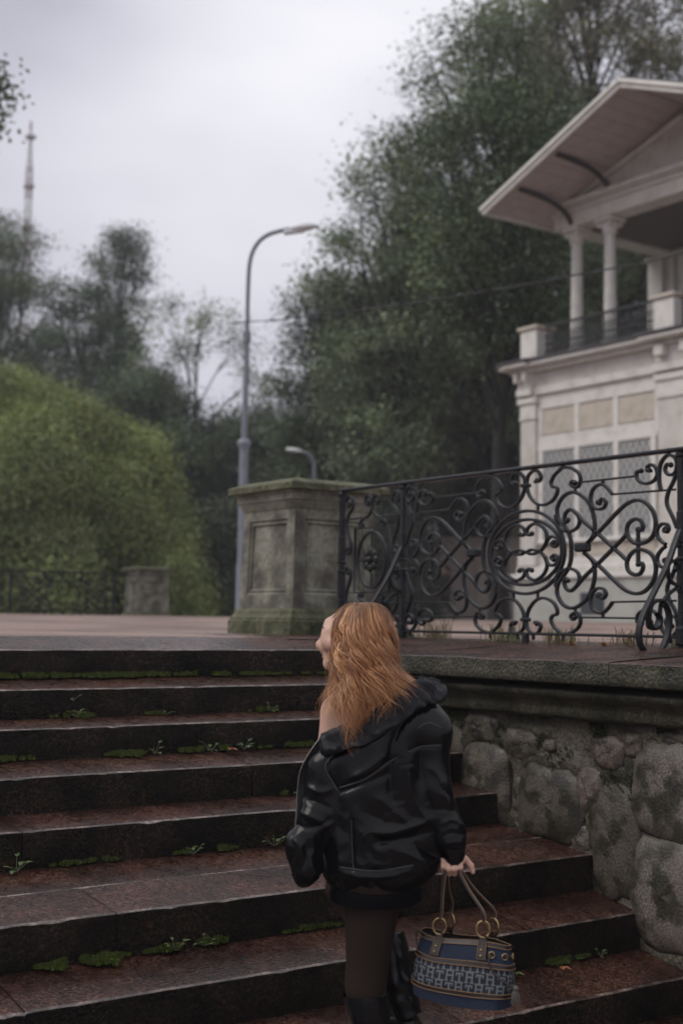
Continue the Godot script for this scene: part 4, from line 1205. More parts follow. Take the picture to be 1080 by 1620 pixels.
func rail_panel(o: Node, uc: float, half: float) -> void:
	var c := Vector2(uc, 0.512)
	var k := half / 1.14
	for su in [-k, k]:
		for sv in [-1.0, 1.0]:
			for nm in CURVES:
				var p := PackedVector2Array()
				for q in CURVES[nm]: p.append(Vector2(q[0], q[1]))
				rail_bars(o, smooth_path(p, 5), c, su, sv, 0.019 if nm in ["loop_scroll", "diagonal_scroll", "ring"] else 0.016, 0.024)
			for e in [[0.093, 0.408], [0.392, 0.370], [0.872, 0.398], [0.925, 0.398], [0.57, 0.252], [0.85, 0.092], [0.338, 0.168], [0.05, 0.105], [0.226, 0.049], [1.072, 0.412], [1.046, 0.074]]:
				knob(o, e, c, su, sv)
			for b in [[[0.434, 0.371], [0.84, 0.373]], [[0.67, 0.288], [1.10, 0.283]]]:
				rail_bars(o, PackedVector2Array([Vector2(b[0][0], b[0][1]), Vector2(b[1][0], b[1][1])]), c, su, sv, 0.011, 0.014)
			# little ties to the rails and between the scrolls
			for b in [[0.30, 0.462, 0.30, 0.50], [0.064, 0.464, 0.064, 0.50], [0.10, 0.272, 0.10, 0.222], [0.60, 0.34, 0.60, 0.375], [0.395, 0.35, 0.395, 0.318], [1.06, 0.462, 1.06, 0.50], [0.078, 0.16, 0.078, 0.185]]:
				rail_bars(o, PackedVector2Array([Vector2(b[0], b[1]), Vector2(b[2], b[3])]), c, su, sv, 0.016, 0.016)
		# upright joining the two loop ends, and the clamp
		rail_bars(o, PackedVector2Array([Vector2(0.85, 0.085), Vector2(0.85, -0.085)]), c, su, 1.0, 0.02, 0.02)
		piece("clamp", box_mesh(Vector3(0.05, 0.05, 0.10 * k), 0.01, Vector3(0, c.y + 0.012, uc + 0.45 * su)), M.iron, o)
	for sv in [-1.0, 1.0]:
		piece("clamp", box_mesh(Vector3(0.04, 0.022, 0.062), 0.006, Vector3(0, c.y + 0.385 * sv, uc)), M.iron, o)
	for e in [[0.312, 0.238], [0.292, 0.188]]:
		var p := PackedVector2Array()
		for i in 56: p.append(Vector2(cos(TAU * i / 56.0) * e[0], sin(TAU * i / 56.0) * e[1]))
		rail_bars(o, p, c, k, 1.0, 0.018, 0.024, true)
	# rails
	piece("bottom_rail", box_mesh(Vector3(0.03, 0.016, half * 2), 0.004, Vector3(0, 0.046, uc)), M.iron, o)
	piece("foot", box_mesh(Vector3(0.04, 0.09, 0.04), 0.008, Vector3(0, 0.0, uc)), M.iron, o)

func rosette_panel(o: Node, u0: float, u1: float) -> void:
	var uc := (u0 + u1) * 0.5
	var c := Vector2(uc, 0.512)
	var k := (u1 - u0) * 0.5
	var p := PackedVector2Array()
	for i in 40: p.append(Vector2(cos(TAU * i / 40.0) * 0.155, sin(TAU * i / 40.0) * 0.185))
	rail_bars(o, p, c, 1, 1, 0.018, 0.024, true)
	rail_bars(o, PackedVector2Array([Vector2(-0.19, -0.215), Vector2(0.19, -0.215), Vector2(0.19, 0.215), Vector2(-0.19, 0.215)]), c, 1, 1, 0.014, 0.018, true)
	var m := Mb.new()
	for i in 8:
		var a := TAU * i / 8.0
		m.ball(Vector3(-0.012, c.y + sin(a) * 0.055, uc + cos(a) * 0.055), Vector3(0.014, 0.03, 0.03), 6, 8)
	m.ball(Vector3(-0.02, c.y, uc), Vector3(0.022, 0.028, 0.028), 6, 10)
	piece("rosette", m.mesh(), M.iron, o)
	for s in [[0.0, 0.085, 0.0, 0.185], [0.085, 0.0, 0.155, 0.0]]:
		for sg in [-1.0, 1.0]: rail_bars(o, PackedVector2Array([Vector2(s[0], s[1]) * sg, Vector2(s[2], s[3]) * sg]), c, 1, 1, 0.012, 0.014)
	for su in [-1.0, 1.0]:
		for sv in [-1.0, 1.0]:
			for cv in [[[0.06, 0.385], [0.045, 0.40], [0.03, 0.385], [0.05, 0.365], [0.075, 0.385], [0.065, 0.425], [0.03, 0.43], [0.005, 0.39], [0.01, 0.33], [0.05, 0.29], [0.10, 0.275], [0.135, 0.25], [0.13, 0.225], [0.10, 0.232], [0.105, 0.25]],
					[[k - 0.05, 0.40], [k - 0.07, 0.39], [k - 0.045, 0.37], [k - 0.025, 0.40], [k - 0.05, 0.44], [k - 0.095, 0.42], [k - 0.10, 0.36], [k - 0.06, 0.32], [k - 0.035, 0.27], [k - 0.045, 0.20], [k - 0.085, 0.12], [k - 0.08, 0.06], [k - 0.045, 0.045], [k - 0.035, 0.075], [k - 0.055, 0.085]]]:
				p = PackedVector2Array()
				for q in cv: p.append(Vector2(q[0], q[1]))
				rail_bars(o, smooth_path(p, 5), c, su, sv, 0.015, 0.022)
			knob(o, [0.055, 0.385], c, su, sv, 0.013); knob(o, [k - 0.06, 0.39], c, su, sv, 0.013); knob(o, [k - 0.055, 0.085], c, su, sv, 0.013)
	for sv in [-1.0, 1.0]:
		rail_bars(o, PackedVector2Array([Vector2(-k, 0.283), Vector2(-0.1, 0.283)]), c, 1, sv, 0.011, 0.014)
		rail_bars(o, PackedVector2Array([Vector2(k, 0.283), Vector2(0.1, 0.283)]), c, 1, sv, 0.011, 0.014)
	piece("bottom_rail", box_mesh(Vector3(0.03, 0.016, u1 - u0), 0.004, Vector3(0, 0.046, uc)), M.iron, o)

func build_railing() -> void:
	var o := thing("iron_railing", "black wrought iron scrollwork railing on the coping right of the large pedestal", "railing", Vector3(5.37, 0.012, -4.59))
	# local z (= u) runs from the pedestal (negative) to the near post (0) and on
	piece("top_rail", box_mesh(Vector3(0.05, 0.022, 7.6), 0.007, Vector3(0, 0.998, 0.84)), M.iron, o)
	for u in [-2.96, -2.285, 0.0, 2.285, 4.57]: rail_post(o, u, 0.99)
	for u in [-2.285, 0.0, 2.285]: rail_bracket(o, u)
	rail_panel(o, -1.1425, 1.1425)
	rosette_panel(o, -2.94, -2.30)
	rail_panel(o, 1.1425, 1.1425)

# ---------------------------------------------------------------- fence, lamps, mast, cable, passer-by
func build_street_furniture() -> void:
	# far fence: posts, rails and dark scrolls
	var f := thing("iron_fence", "low black iron fence in front of the round willow bush at the far left", "fence", Vector3(12.55, 0.03, -25.2))
	var dirv := Vector3.LEFT
	piece("top_rail", box_mesh(Vector3(14.0, 0.035, 0.05), 0.0, Vector3(-7.0, 1.0, 0)), M.iron, f)
	piece("bottom_rail", box_mesh(Vector3(14.0, 0.025, 0.04), 0.0, Vector3(-7.0, 0.06, 0)), M.iron, f)
	for k in 7:
		piece("post", box_mesh(Vector3(0.05, 1.0, 0.05), 0.0, Vector3(-0.3 - k * 2.2, 0.5, 0)), M.iron, f)
	var m := Mb.new()
	for k in 6:
		var xc := -1.4 - k * 2.2
		for su in [-1.0, 1.0]:
			for sv in [-1.0, 1.0]:
				for nm in ["top_s", "loop_scroll", "diagonal_scroll", "ring", "bar_scroll", "small_scroll"]:
					var pts := PackedVector3Array()
					for q in CURVES[nm]: pts.append(Vector3(xc + q[0] * su * 0.96, 0.53 + q[1] * sv, 0))
					m.bar(pts, Vector3(0, 0, 1), 0.032, 0.03)
		m.box(Vector3(xc, 0.82, 0), Vector3(1.9, 0.014, 0.014)); m.box(Vector3(xc, 0.24, 0), Vector3(1.9, 0.014, 0.014))
	piece("scrollwork", m.mesh(), M.iron, f, "stuff")

	# tall lamp
	var l := thing("street_lamp", "tall grey lamp post with curved arm behind the large pedestal", "street lamp", Vector3(11.45, 0.06, -18.9))
	m = Mb.new()
	m.lathe(PackedVector2Array([Vector2(0.05, 3.02), Vector2(0.105, 2.99), Vector2(0.12, 2.93), Vector2(0.085, 2.88), Vector2(0.074, 2.80), Vector2(0.075, 1.0), Vector2(0.088, 0.95), Vector2(0.092, 0.1), Vector2(0.16, 0.08), Vector2(0.16, -0.1)]), Vector3.ZERO, 14)
	piece("lower_post", m.mesh(), M.lamp_post, l)
	m = Mb.new()
	m.tube(PackedVector3Array([Vector3(0, 2.9, 0), Vector3(-0.04, 4.7, 0.09)]), PackedFloat32Array([0.052, 0.040]), 12)
	piece("upper_post", m.mesh(), M.lamp_post, l)
	m = Mb.new()
	m.tube(PackedVector3Array([Vector3(-0.037, 4.60, 0.085), Vector3(-0.041, 4.78, 0.093)]), PackedFloat32Array([0.062, 0.062]), 12)
	piece("collar", m.mesh(), M.lamp_post, l)
	m = Mb.new()
	var arm := smooth3(PackedVector3Array([Vector3(-0.04, 4.7, 0.09), Vector3(-0.06, 5.6, 0.13), Vector3(-0.05, 5.98, 0.17), Vector3(0.02, 6.22, 0.25), Vector3(0.14, 6.36, 0.36), Vector3(0.30, 6.43, 0.50), Vector3(0.42, 6.46, 0.62)]), 5)
	m.tube(arm, PackedFloat32Array([0.036]), 10)
	piece("arm", m.mesh(), M.lamp_post, l)
	m = Mb.new()
	var hd := (Vector3(0.72, 0.10, 0.62)).normalized()
	lamp_head(m, Vector3(0.38, 6.45, 0.58), hd, 0.54)
	piece("lamp_head", m.mesh(), M.lamp_head, l)
	m = Mb.new()
	m.tube(PackedVector3Array([Vector3(0.35, 6.405, 0.55), Vector3(0.35, 6.405, 0.55) + hd * 0.34]), PackedFloat32Array([0.055, 0.05]), 8)
	piece("lamp_glass", m.mesh(), M.lamp_head, l)

	var s := thing("street_lamp", "small distant lamp with pale head between pedestal and trees", "street lamp", Vector3(18.62, 0.18, -27.4))
	m = Mb.new()
	m.tube(smooth3(PackedVector3Array([Vector3(0, 0, 0), Vector3(0, 3.4, 0), Vector3(-0.015, 3.8, -0.015), Vector3(-0.12, 4.02, -0.07), Vector3(-0.31, 4.10, -0.22)]), 4), PackedFloat32Array([0.055, 0.05, 0.045, 0.045, 0.04]), 8)
	piece("post", m.mesh(), M.lamp_post, s)
	m = Mb.new()
	lamp_head(m, Vector3(-0.22, 4.09, -0.16), Vector3(-0.82, 0.12, -0.56).normalized(), 0.46)
	piece("lamp_head", m.mesh(), M.lamp_head, s)

	# cable
	var c := thing("overhead_cable", "thin dark cable crossing in front of the trees and columns", "cable")
	m = Mb.new()
	var cp := PackedVector3Array()
	var ca := Vector3(10.9, 4.86, -18.6)
	var cb := Vector3(12.6, 4.52, -8.8)
	for i in 25:
		var u := i / 24.0
		cp.append(ca.lerp(cb, u) + Vector3(0, -0.45 * 4.0 * u * (1.0 - u) * 0.35, 0))
	m.tube(cp, PackedFloat32Array([0.008]), 6)
	piece("strand", m.mesh(), M.cable, c)
	m = Mb.new()
	var cw := PackedVector3Array()
	for i in 25: cw.append(cp[i] + Vector3(0.02 * cos(i * 1.7), 0.02 * sin(i * 1.7), 0.0))
	m.tube(cw, PackedFloat32Array([0.004]), 5)
	piece("carrier_wire", m.mesh(), M.cable, c)

	# radio mast
	var t := thing("radio_mast", "very distant red and white lattice radio mast rising over the left trees", "mast", Vector3(56.3, 0, -139.7))
	var w := [[0.0, 2.4], [22.0, 1.1], [39.0, 0.62], [49.0, 0.55], [52.5, 0.22], [55.0, 0.12]]
	var y := 10.0
	while y < 54.9:
		var y2 := minf(y + (1.5 if y < 48.0 else 1.0), 55.0)
		var sec := Mb.new()
		var wa := mast_w(w, y)
		var wb := mast_w(w, y2)
		for q in [[-1, -1], [1, -1], [1, 1], [-1, 1]]:
			sec.tube(PackedVector3Array([Vector3(q[0] * wa * 0.5, y, q[1] * wa * 0.5), Vector3(q[0] * wb * 0.5, y2, q[1] * wb * 0.5)]), PackedFloat32Array([0.055]), 5, false)
		for q in [[-1, -1, 1, -1], [1, -1, 1, 1], [1, 1, -1, 1], [-1, 1, -1, -1]]:
			sec.tube(PackedVector3Array([Vector3(q[0] * wa * 0.5, y, q[1] * wa * 0.5), Vector3(q[2] * wb * 0.5, y2, q[3] * wb * 0.5)]), PackedFloat32Array([0.032]), 4, false)
			sec.tube(PackedVector3Array([Vector3(q[2] * wa * 0.5, y, q[3] * wa * 0.5), Vector3(q[0] * wb * 0.5, y2, q[1] * wb * 0.5)]), PackedFloat32Array([0.032]), 4, false)
		piece("mast_section", sec.mesh(), M.red_steel if int(y / 4.5) % 2 == 0 else M.white_steel, t)
		y = y2
	for yy in [43.0, 47.6, 53.2]:
		piece("platform", box_mesh(Vector3(1.0, 0.35, 1.0), 0.05, Vector3(0, yy, 0)), M.red_steel, t)

	person_far()

func mast_w(w: Array, y: float) -> float:
	for i in w.size() - 1:
		if y <= w[i + 1][0]: return lerpf(w[i][1], w[i + 1][1], (y - w[i][0]) / (w[i + 1][0] - w[i][0]))
	return w[w.size() - 1][1]

func lamp_head(m: Mb, at: Vector3, d: Vector3, len_: float) -> void:
	var p := PackedVector3Array()
	var side := d.cross(Vector3.UP).normalized()
	var up := side.cross(d).normalized()
	for i in 11:
		var u := i / 10.0
		var r := 0.20 * len_ * pow(maxf(0.0, sin(PI * minf(0.02 + u * 0.98, 1.0))), 0.6) * (0.75 + 0.35 * u)
		for j in 12:
			var a := -TAU * j / 12.0
			p.append(at + d * u * len_ + side * cos(a) * r + up * sin(a) * r * (0.75 if sin(a) > 0 else 0.55))
	m.grid(p, 11, 12, true)

# ---------------------------------------------------------------- moss, weeds, grass tufts, fallen leaves
func moss_tuft(seed_: int) -> ArrayMesh:
	var r := RandomNumberGenerator.new(); r.seed = seed_
	var m := Mb.new()
	for i in 14:
		var a := r.randf() * TAU
		var b := Vector3(cos(a), 0, sin(a)) * r.randf_range(0.0, 0.010)
		var d := Vector3(cos(a) * r.randf_range(0.1, 0.9), 1, sin(a) * r.randf_range(0.1, 0.9)).normalized() * r.randf_range(0.006, 0.016)
		var s := Vector3(-sin(a), 0, cos(a)) * 0.0028
		m.tri(b - s, b + d, b + s)
	return m.mesh()

func leaf_blade(m: Mb, base: Vector3, dir: Vector3, up: Vector3, l: float, w: float) -> void:   # a folded leaf of 8 faces
	var s := dir.cross(up).normalized()
	var n := s.cross(dir).normalized()
	var prev := [base, base]
	for i in range(1, 5):
		var u := i / 4.0
		var c := base + dir * l * u - n * l * 0.18 * u * u
		var h := w * 0.5 * sin(PI * pow(u, 0.75)) if i < 4 else 0.0
		var a := c + s * h + n * h * 0.35
		var b := c - s * h + n * h * 0.35
		var mid0 := base + dir * l * ((i - 1) / 4.0) - n * l * 0.18 * pow((i - 1) / 4.0, 2)
		if i < 4:
			m.quad(prev[0], a, c, mid0); m.quad(mid0, c, b, prev[1])
		else:
			m.tri(prev[0], c, mid0); m.tri(mid0, c, prev[1])
		prev = [a, b]

func step_y(x: float, z: float) -> float:   # height of the tread under a point
	for i in EDGE_Z.size():
		if z <= EDGE_Z[i]:
			var zb: float = -6.64 if i == 0 else EDGE_Z[i - 1]
			var yb: float = 0.006 if i == 0 else FOOT_Y[i - 1]
			return lerpf(EDGE_Y[i], yb, clampf((z - EDGE_Z[i]) / (zb - EDGE_Z[i]), 0, 1))
	return -2.1

func build_small_plants() -> void:
	var r := RandomNumberGenerator.new(); r.seed = 99
	# moss along the foot of the risers: [riser, x0, x1, width, density]
	var runs := [[0, 1.0, 4.25, 0.030, 1.0], [0, 2.3, 3.4, 0.035, 1.2], [1, 2.55, 2.78, 0.045, 1.3], [1, 3.02, 3.12, 0.03, 1.0], [1, 3.6, 3.78, 0.035, 1.1], [2, 2.1, 2.5, 0.035, 1.2], [2, 2.7, 2.9, 0.045, 1.3], [2, 3.0, 3.45, 0.045, 1.0], [2, 3.5, 4.2, 0.025, 0.6], [3, 3.45, 3.6, 0.03, 0.8], [4, 2.2, 2.5, 0.018, 0.4], [4, 2.75, 3.05, 0.05, 0.8], [5, 1.3, 1.75, 0.060, 1.5], [5, 1.9, 2.25, 0.055, 1.4], [5, 2.3, 2.75, 0.030, 0.9], [5, 2.9, 3.2, 0.014, 0.5], [6, 1.9, 2.3, 0.04, 1.0], [6, 3.3, 4.3, 0.03, 0.5], [7, 2.2, 2.6, 0.045, 1.2]]
	var pl := []
	var tn := PackedColorArray()
	for w in runs:
		var i: int = w[0]
		var n := int((w[2] - w[1]) * 6000.0 * w[4] * (w[3] / 0.04 + 0.15))
		for k in n:
			var x := r.randf_range(w[1], w[2])
			var env := smoothstep(0.0, 0.25, (x - w[1]) / (w[2] - w[1])) * smoothstep(0.0, 0.25, (w[2] - x) / (w[2] - w[1]))
			var noise_ := wob.get_noise_2d(x * 5.0, i * 7.0 + w[3] * 100.0) + 0.22
			if noise_ < 0.05: continue
			var wide: float = w[3] * env * clampf(noise_ * 1.7, 0.2, 1.4)
			var d := pow(r.randf(), 2.2) * wide
			if wob.get_noise_2d(x * 38.0, d * 60.0 + i * 9.0) < r.randf_range(-0.25, 0.25): continue
			var z: float = EDGE_Z[i] + 0.002 + d
			var lift: float = (0.006 + 0.012 * clampf(wob.get_noise_2d(x * 24.0, d * 40.0) + 0.3, 0.0, 1.0)) * (1.0 - d / maxf(wide, 0.001)) * env
			pl.append(Transform3D(Basis(Vector3.UP, r.randf() * TAU).scaled(Vector3.ONE * r.randf_range(0.6, 1.2)), Vector3(x, FOOT_Y[i] - 0.003 - d * 0.1 + lift, z)))
			var g := r.randf_range(0.6, 1.25)
			tn.append(Color(0.085 * g, 0.122 * g, 0.024 * g) if r.randf() < 0.8 else Color(0.13 * g, 0.135 * g, 0.035 * g))
	# moss on the wall under the mouldings and on the stones
	for k in 5200:
		var a := r.randf_range(3.4, 6.1)
		var y := -0.335 - pow(r.randf(), 2.2) * 0.34
		var q := wob.get_noise_2d(a * 3.2, y * 5.0 + 40.0)
		if q < 0.16 + (-0.335 - y) * 0.5: continue
		pl.append(Transform3D(Basis(Vector3(0, 0, 1), PI * 0.42) * Basis(Vector3.UP, r.randf() * TAU).scaled(Vector3.ONE * r.randf_range(0.5, 1.0)), Vector3(4.565 + r.randf_range(-0.02, 0.005), y, -a)))
		var g := r.randf_range(0.35, 0.9)
		tn.append(Color(0.052 * g, 0.068 * g, 0.020 * g))
	copies("moss", moss_tuft(3), M.moss, pl, tn)

	# weeds, each rooted in its joint: [x, riser, out, size, leaves, label]
	var weeds := [[2.66, 1, 0.03, 0.075, 9, "leafy weed in the moss on the second tread, far left"], [2.655, 0, 0.22, 0.05, 3, "pair of pale leaves against the dark riser at upper left"], [2.93, 2, 0.02, 0.075, 6, "round leaved weed on a moss cushion, third tread"], [3.22, 2, 0.03, 0.07, 8, "weed beside the orange dead leaf on the third tread"], [3.40, 2, 0.03, 0.075, 9, "broad weed right of the orange dead leaf on the third tread"], [3.13, 1, 0.02, 0.045, 5, "tiny weed in the middle of the second tread"], [3.72, 1, 0.03, 0.055, 8, "low weed near the woman on the second tread"], [3.55, 3, 0.02, 0.06, 6, "thin grassy weed near the woman, fourth tread"], [3.22, 4, 0.03, 0.075, 8, "weed at the back edge of the landing by the woman's sleeve"], [2.05, 4, 0.04, 0.085, 7, "pale weed at the left edge of the landing"], [2.82, 4, 0.04, 0.06, 9, "flat weed at the back of the landing left of the woman"], [2.42, 5, 0.03, 0.06, 7, "weed with a dry stalk below the landing"], [2.55, 5, 0.02, 0.05, 6, "small weed in the moss below the landing"], [3.78, 6, 0.05, 0.055, 5, "pale sprig on the tread right of the handbag"], [4.28, 6, 0.03, 0.05, 7, "weed where the low tread meets the rubble wall"]]
	for w in weeds:
		var i: int = w[1]
		var big: float = w[3] * 0.78
		var o := thing("weed", w[5], "weed", Vector3(w[0], FOOT_Y[i] - 0.004, EDGE_Z[i] + w[2]), 0.0, "weeds growing in the step joints")
		if w[4] == 3: o.position = Vector3(w[0], -0.27, EDGE_Z[1] + 0.008)
		var m := Mb.new()
		var st := Mb.new()
		for k in w[4]:
			var a: float = k * 2.4 + r.randf_range(-0.3, 0.3)
			var d := Vector3(cos(a), r.randf_range(0.35, 1.3), sin(a) * 0.8 + 0.25).normalized()
			var l: float = big * r.randf_range(0.3, 1.05)
			st.tube(PackedVector3Array([Vector3.ZERO, d * l * 0.6, d * l + Vector3(0, 0.002, 0)]), PackedFloat32Array([0.0012]), 4, false)
			leaf_blade(m, d * l, (d + Vector3(0, -0.35, 0)).normalized(), Vector3.UP, big * r.randf_range(0.3, 0.65), big * r.randf_range(0.26, 0.48))
		piece("leaves", m.mesh(), M.weed_leaf, o, "stuff")
		piece("stems", st.mesh(), M.weed_stem, o)

	# grass tufts under the railing: [a, size, dry?, label]
	var tufts := [[6.62, 0.17, true, "dry brown grass tuft beside the second railing post"], [5.98, 0.15, false, "green and brown grass tuft under the left half of the railing"], [5.52, 0.13, true, "brown grass tuft by the middle foot of the railing"], [4.98, 0.12, true, "flattened dry grass under the right half of the railing"], [4.62, 0.13, false, "green grass tuft at the foot of the nearest scroll bracket"], [6.93, 0.10, false, "short green tuft between railing posts behind the woman's hair"]]
	for w in tufts:
		var o := thing("grass_tuft", w[3], "grass tuft", Vector3(5.43, 0.004, -w[0]), 0.0, "grass tufts under the railing")
		var m := Mb.new()
		var m2 := Mb.new()
		for k in 90:
			var q := m2 if (w[2] and r.randf() < 0.75) or (not w[2] and r.randf() < 0.35) else m
			var a := r.randf() * TAU
			var b := Vector3(r.randfn(0, 0.03), 0, r.randfn(0, 0.07))
			var l: float = w[1] * r.randf_range(0.35, 1.1)
			var out_dir := Vector3(cos(a), 0, sin(a)) * r.randf_range(0.1, 0.9)
			var p1 := b + Vector3(0, l * 0.6, 0) + out_dir * l * 0.35
			var p2 := b + Vector3(0, l * 0.85, 0) + out_dir * l * 0.95
			var s := Vector3(-sin(a), 0, cos(a)) * 0.0026
			q.quad(b - s, p1 - s, p1 + s, b + s)
			q.tri(p1 - s, p2, p1 + s)
		if m.v.size(): piece("green_blades", m.mesh(), M.weed_leaf, o, "stuff")
		if m2.v.size(): piece("dry_blades", m2.mesh(), M.dry_leaf, o, "stuff")

	# dead leaves
	var dead := [[3.30, 2, 0.06, "curled orange dead leaf among weeds on the third tread"], [3.98, 6, 0.10, "small dead leaf on the tread by the rubble wall"]]
	for w in dead:
		var m := Mb.new()
		for k in 3: leaf_blade(m, Vector3(k * 0.004, 0.004 + k * 0.004, 0), Vector3(cos(k * 1.1), 0.12, sin(k * 1.1)).normalized(), Vector3.UP, 0.045, 0.028)
		var o := piece("dead_leaf", m.mesh(), M.dead_leaf)
		o.position = Vector3(w[0], FOOT_Y[w[1]] - 0.002, EDGE_Z[w[1]] + w[2])
		tag(o, w[3], "dead leaf")
	for w in [[5.36, "brown dead leaf on the coping below the middle of the railing"], [5.12, "orange brown leaf lying right of the railing's middle foot"]]:
		var m := Mb.new()
		for k in 4: leaf_blade(m, Vector3(k * 0.01, 0.004 + k * 0.004, k * 0.012), Vector3(cos(k * 1.7), 0.15, sin(k * 1.7)).normalized(), Vector3.UP, 0.06, 0.036)
		var o := piece("dead_leaf", m.mesh(), M.dead_leaf)
		o.position = Vector3(5.33, 0.0, -w[0])
		tag(o, w[1], "dead leaf")

# ---------------------------------------------------------------- soft bodies: smooth union of round cones on a grid, meshed as surface nets
class Field:
	var o: Vector3
	var h: float
	var nx: int
	var ny: int
	var nz: int
	var k: float
	var a := PackedFloat32Array()
	func _init(lo: Vector3, hi: Vector3, cell: float, blend: float) -> void:
		o = lo; h = cell; k = 1.0 / blend
		nx = int((hi.x - lo.x) / cell) + 2; ny = int((hi.y - lo.y) / cell) + 2; nz = int((hi.z - lo.z) / cell) + 2
		a.resize(nx * ny * nz)
	func cone(p: Vector3, q: Vector3, rp: float, rq: float, sc := Vector3.ONE, rot := Basis()) -> void:   # sc stretches the section, rot turns the stretch
		var inv := rot.inverse()
		var isc := Vector3(1.0 / sc.x, 1.0 / sc.y, 1.0 / sc.z)
		var fat := maxf(sc.x, maxf(sc.y, sc.z))
		var m := maxf(rp, rq) * fat + 3.2 / k
		var lo := (Vector3(minf(p.x, q.x), minf(p.y, q.y), minf(p.z, q.z)) - Vector3.ONE * m - o) / h
		var hi := (Vector3(maxf(p.x, q.x), maxf(p.y, q.y), maxf(p.z, q.z)) + Vector3.ONE * m - o) / h
		var x0 := maxi(0, int(lo.x)); var x1 := mini(nx - 1, int(hi.x) + 1)
		var y0 := maxi(0, int(lo.y)); var y1 := mini(ny - 1, int(hi.y) + 1)
		var z0 := maxi(0, int(lo.z)); var z1 := mini(nz - 1, int(hi.z) + 1)
		var ab := (inv * (q - p)) * isc
		var l2 := maxf(ab.length_squared(), 1e-9)
		var smin := minf(sc.x, minf(sc.y, sc.z))
		var kk := k * smin
		var far := 3.4 / kk
		for z in range(z0, z1 + 1):
			for y in range(y0, y1 + 1):
				var at := (z * ny + y) * nx
				for x in range(x0, x1 + 1):
					var v := (inv * (o + Vector3(x, y, z) * h - p)) * isc
					var t := clampf(v.dot(ab) / l2, 0.0, 1.0)
					var d := (v - ab * t).length() - (rp + (rq - rp) * t)
					if d < far: a[at + x] += exp(-kk * d)
	func nets() -> Array:   # [vertices, indices], outward faces clockwise
		var vi := PackedInt32Array()
		vi.resize(nx * ny * nz); vi.fill(-1)
		var verts := PackedVector3Array()
		var sx := 1
		var sy := nx
		var sz := nx * ny
		var corner := [0, 1, sy, sy + 1, sz, sz + 1, sz + sy, sz + sy + 1]
		var cpos := [Vector3(0, 0, 0), Vector3(1, 0, 0), Vector3(0, 1, 0), Vector3(1, 1, 0), Vector3(0, 0, 1), Vector3(1, 0, 1), Vector3(0, 1, 1), Vector3(1, 1, 1)]
		var edges := [[0, 1], [2, 3], [4, 5], [6, 7], [0, 2], [1, 3], [4, 6], [5, 7], [0, 4], [1, 5], [2, 6], [3, 7]]
		for z in nz - 1:
			for y in ny - 1:
				var base := z * sz + y * sy
				for x in nx - 1:
					var i := base + x
					var s := int(a[i] >= 1.0) + int(a[i + 1] >= 1.0) + int(a[i + sy] >= 1.0) + int(a[i + sy + 1] >= 1.0) + int(a[i + sz] >= 1.0) + int(a[i + sz + 1] >= 1.0) + int(a[i + sz + sy] >= 1.0) + int(a[i + sz + sy + 1] >= 1.0)
					if s == 0 or s == 8: continue
					var sum := Vector3.ZERO
					var n := 0
					for e in edges:
						var va := a[i + corner[e[0]]]
						var vb := a[i + corner[e[1]]]
						if (va >= 1.0) == (vb >= 1.0): continue
						var la := log(maxf(va, 1e-6))
						var lb := log(maxf(vb, 1e-6))
						sum += (cpos[e[0]] as Vector3).lerp(cpos[e[1]], la / (la - lb)); n += 1
					vi[i] = verts.size()
					verts.append(o + (Vector3(x, y, z) + sum / n) * h)
		var ix := PackedInt32Array()
		for z in range(1, nz - 1):
			for y in range(1, ny - 1):
				for x in range(1, nx - 1):
					var i := z * sz + y * sy + x
					var inside := a[i] >= 1.0
					for ax in 3:
						var st: int = [sx, sy, sz][ax]
						if (a[i + st] >= 1.0) == inside: continue
						var u: int = [sy, sz, sx][ax]
						var w: int = [sz, sx, sy][ax]
						var q := [vi[i], vi[i - u], vi[i - u - w], vi[i - w]]
						if q[0] < 0 or q[1] < 0 or q[2] < 0 or q[3] < 0: continue
						if inside: ix.append_array(PackedInt32Array([q[0], q[2], q[1], q[0], q[3], q[2]]))
						else: ix.append_array(PackedInt32Array([q[0], q[1], q[2], q[0], q[2], q[3]]))
		return [verts, ix]

func relax(v: PackedVector3Array, ix: PackedInt32Array, times: int) -> PackedVector3Array:
	for k in times:
		var s := PackedVector3Array(); s.resize(v.size())
		var c := PackedInt32Array(); c.resize(v.size())
		for i in range(0, ix.size(), 3):
			var a := ix[i]; var b := ix[i + 1]; var d := ix[i + 2]
			s[a] += v[b] + v[d]; s[b] += v[a] + v[d]; s[d] += v[a] + v[b]
			c[a] += 2; c[b] += 2; c[d] += 2
		var o := PackedVector3Array(); o.resize(v.size())
		for i in v.size(): o[i] = v[i].lerp(s[i] / maxf(c[i], 1), 0.55) if c[i] else v[i]
		v = o
	return v

func normals_of(v: PackedVector3Array, ix: PackedInt32Array) -> PackedVector3Array:
	var n := PackedVector3Array(); n.resize(v.size())
	for i in range(0, ix.size(), 3):
		var f := (v[ix[i + 2]] - v[ix[i]]).cross(v[ix[i + 1]] - v[ix[i]])
		n[ix[i]] += f; n[ix[i + 1]] += f; n[ix[i + 2]] += f
	for i in n.size(): n[i] = n[i].normalized()
	return n

func add_surface(m: ArrayMesh, v: PackedVector3Array, n: PackedVector3Array, ix: PackedInt32Array, mat: Material, col := PackedColorArray()) -> void:
	var a := []
	a.resize(Mesh.ARRAY_MAX)
	a[Mesh.ARRAY_VERTEX] = v; a[Mesh.ARRAY_NORMAL] = n; a[Mesh.ARRAY_INDEX] = ix
	var t := PackedVector2Array(); t.resize(v.size()); a[Mesh.ARRAY_TEX_UV] = t
	if col.size(): a[Mesh.ARRAY_COLOR] = col
	m.add_surface_from_arrays(Mesh.PRIMITIVE_TRIANGLES, a)
	m.surface_set_material(m.get_surface_count() - 1, mat)

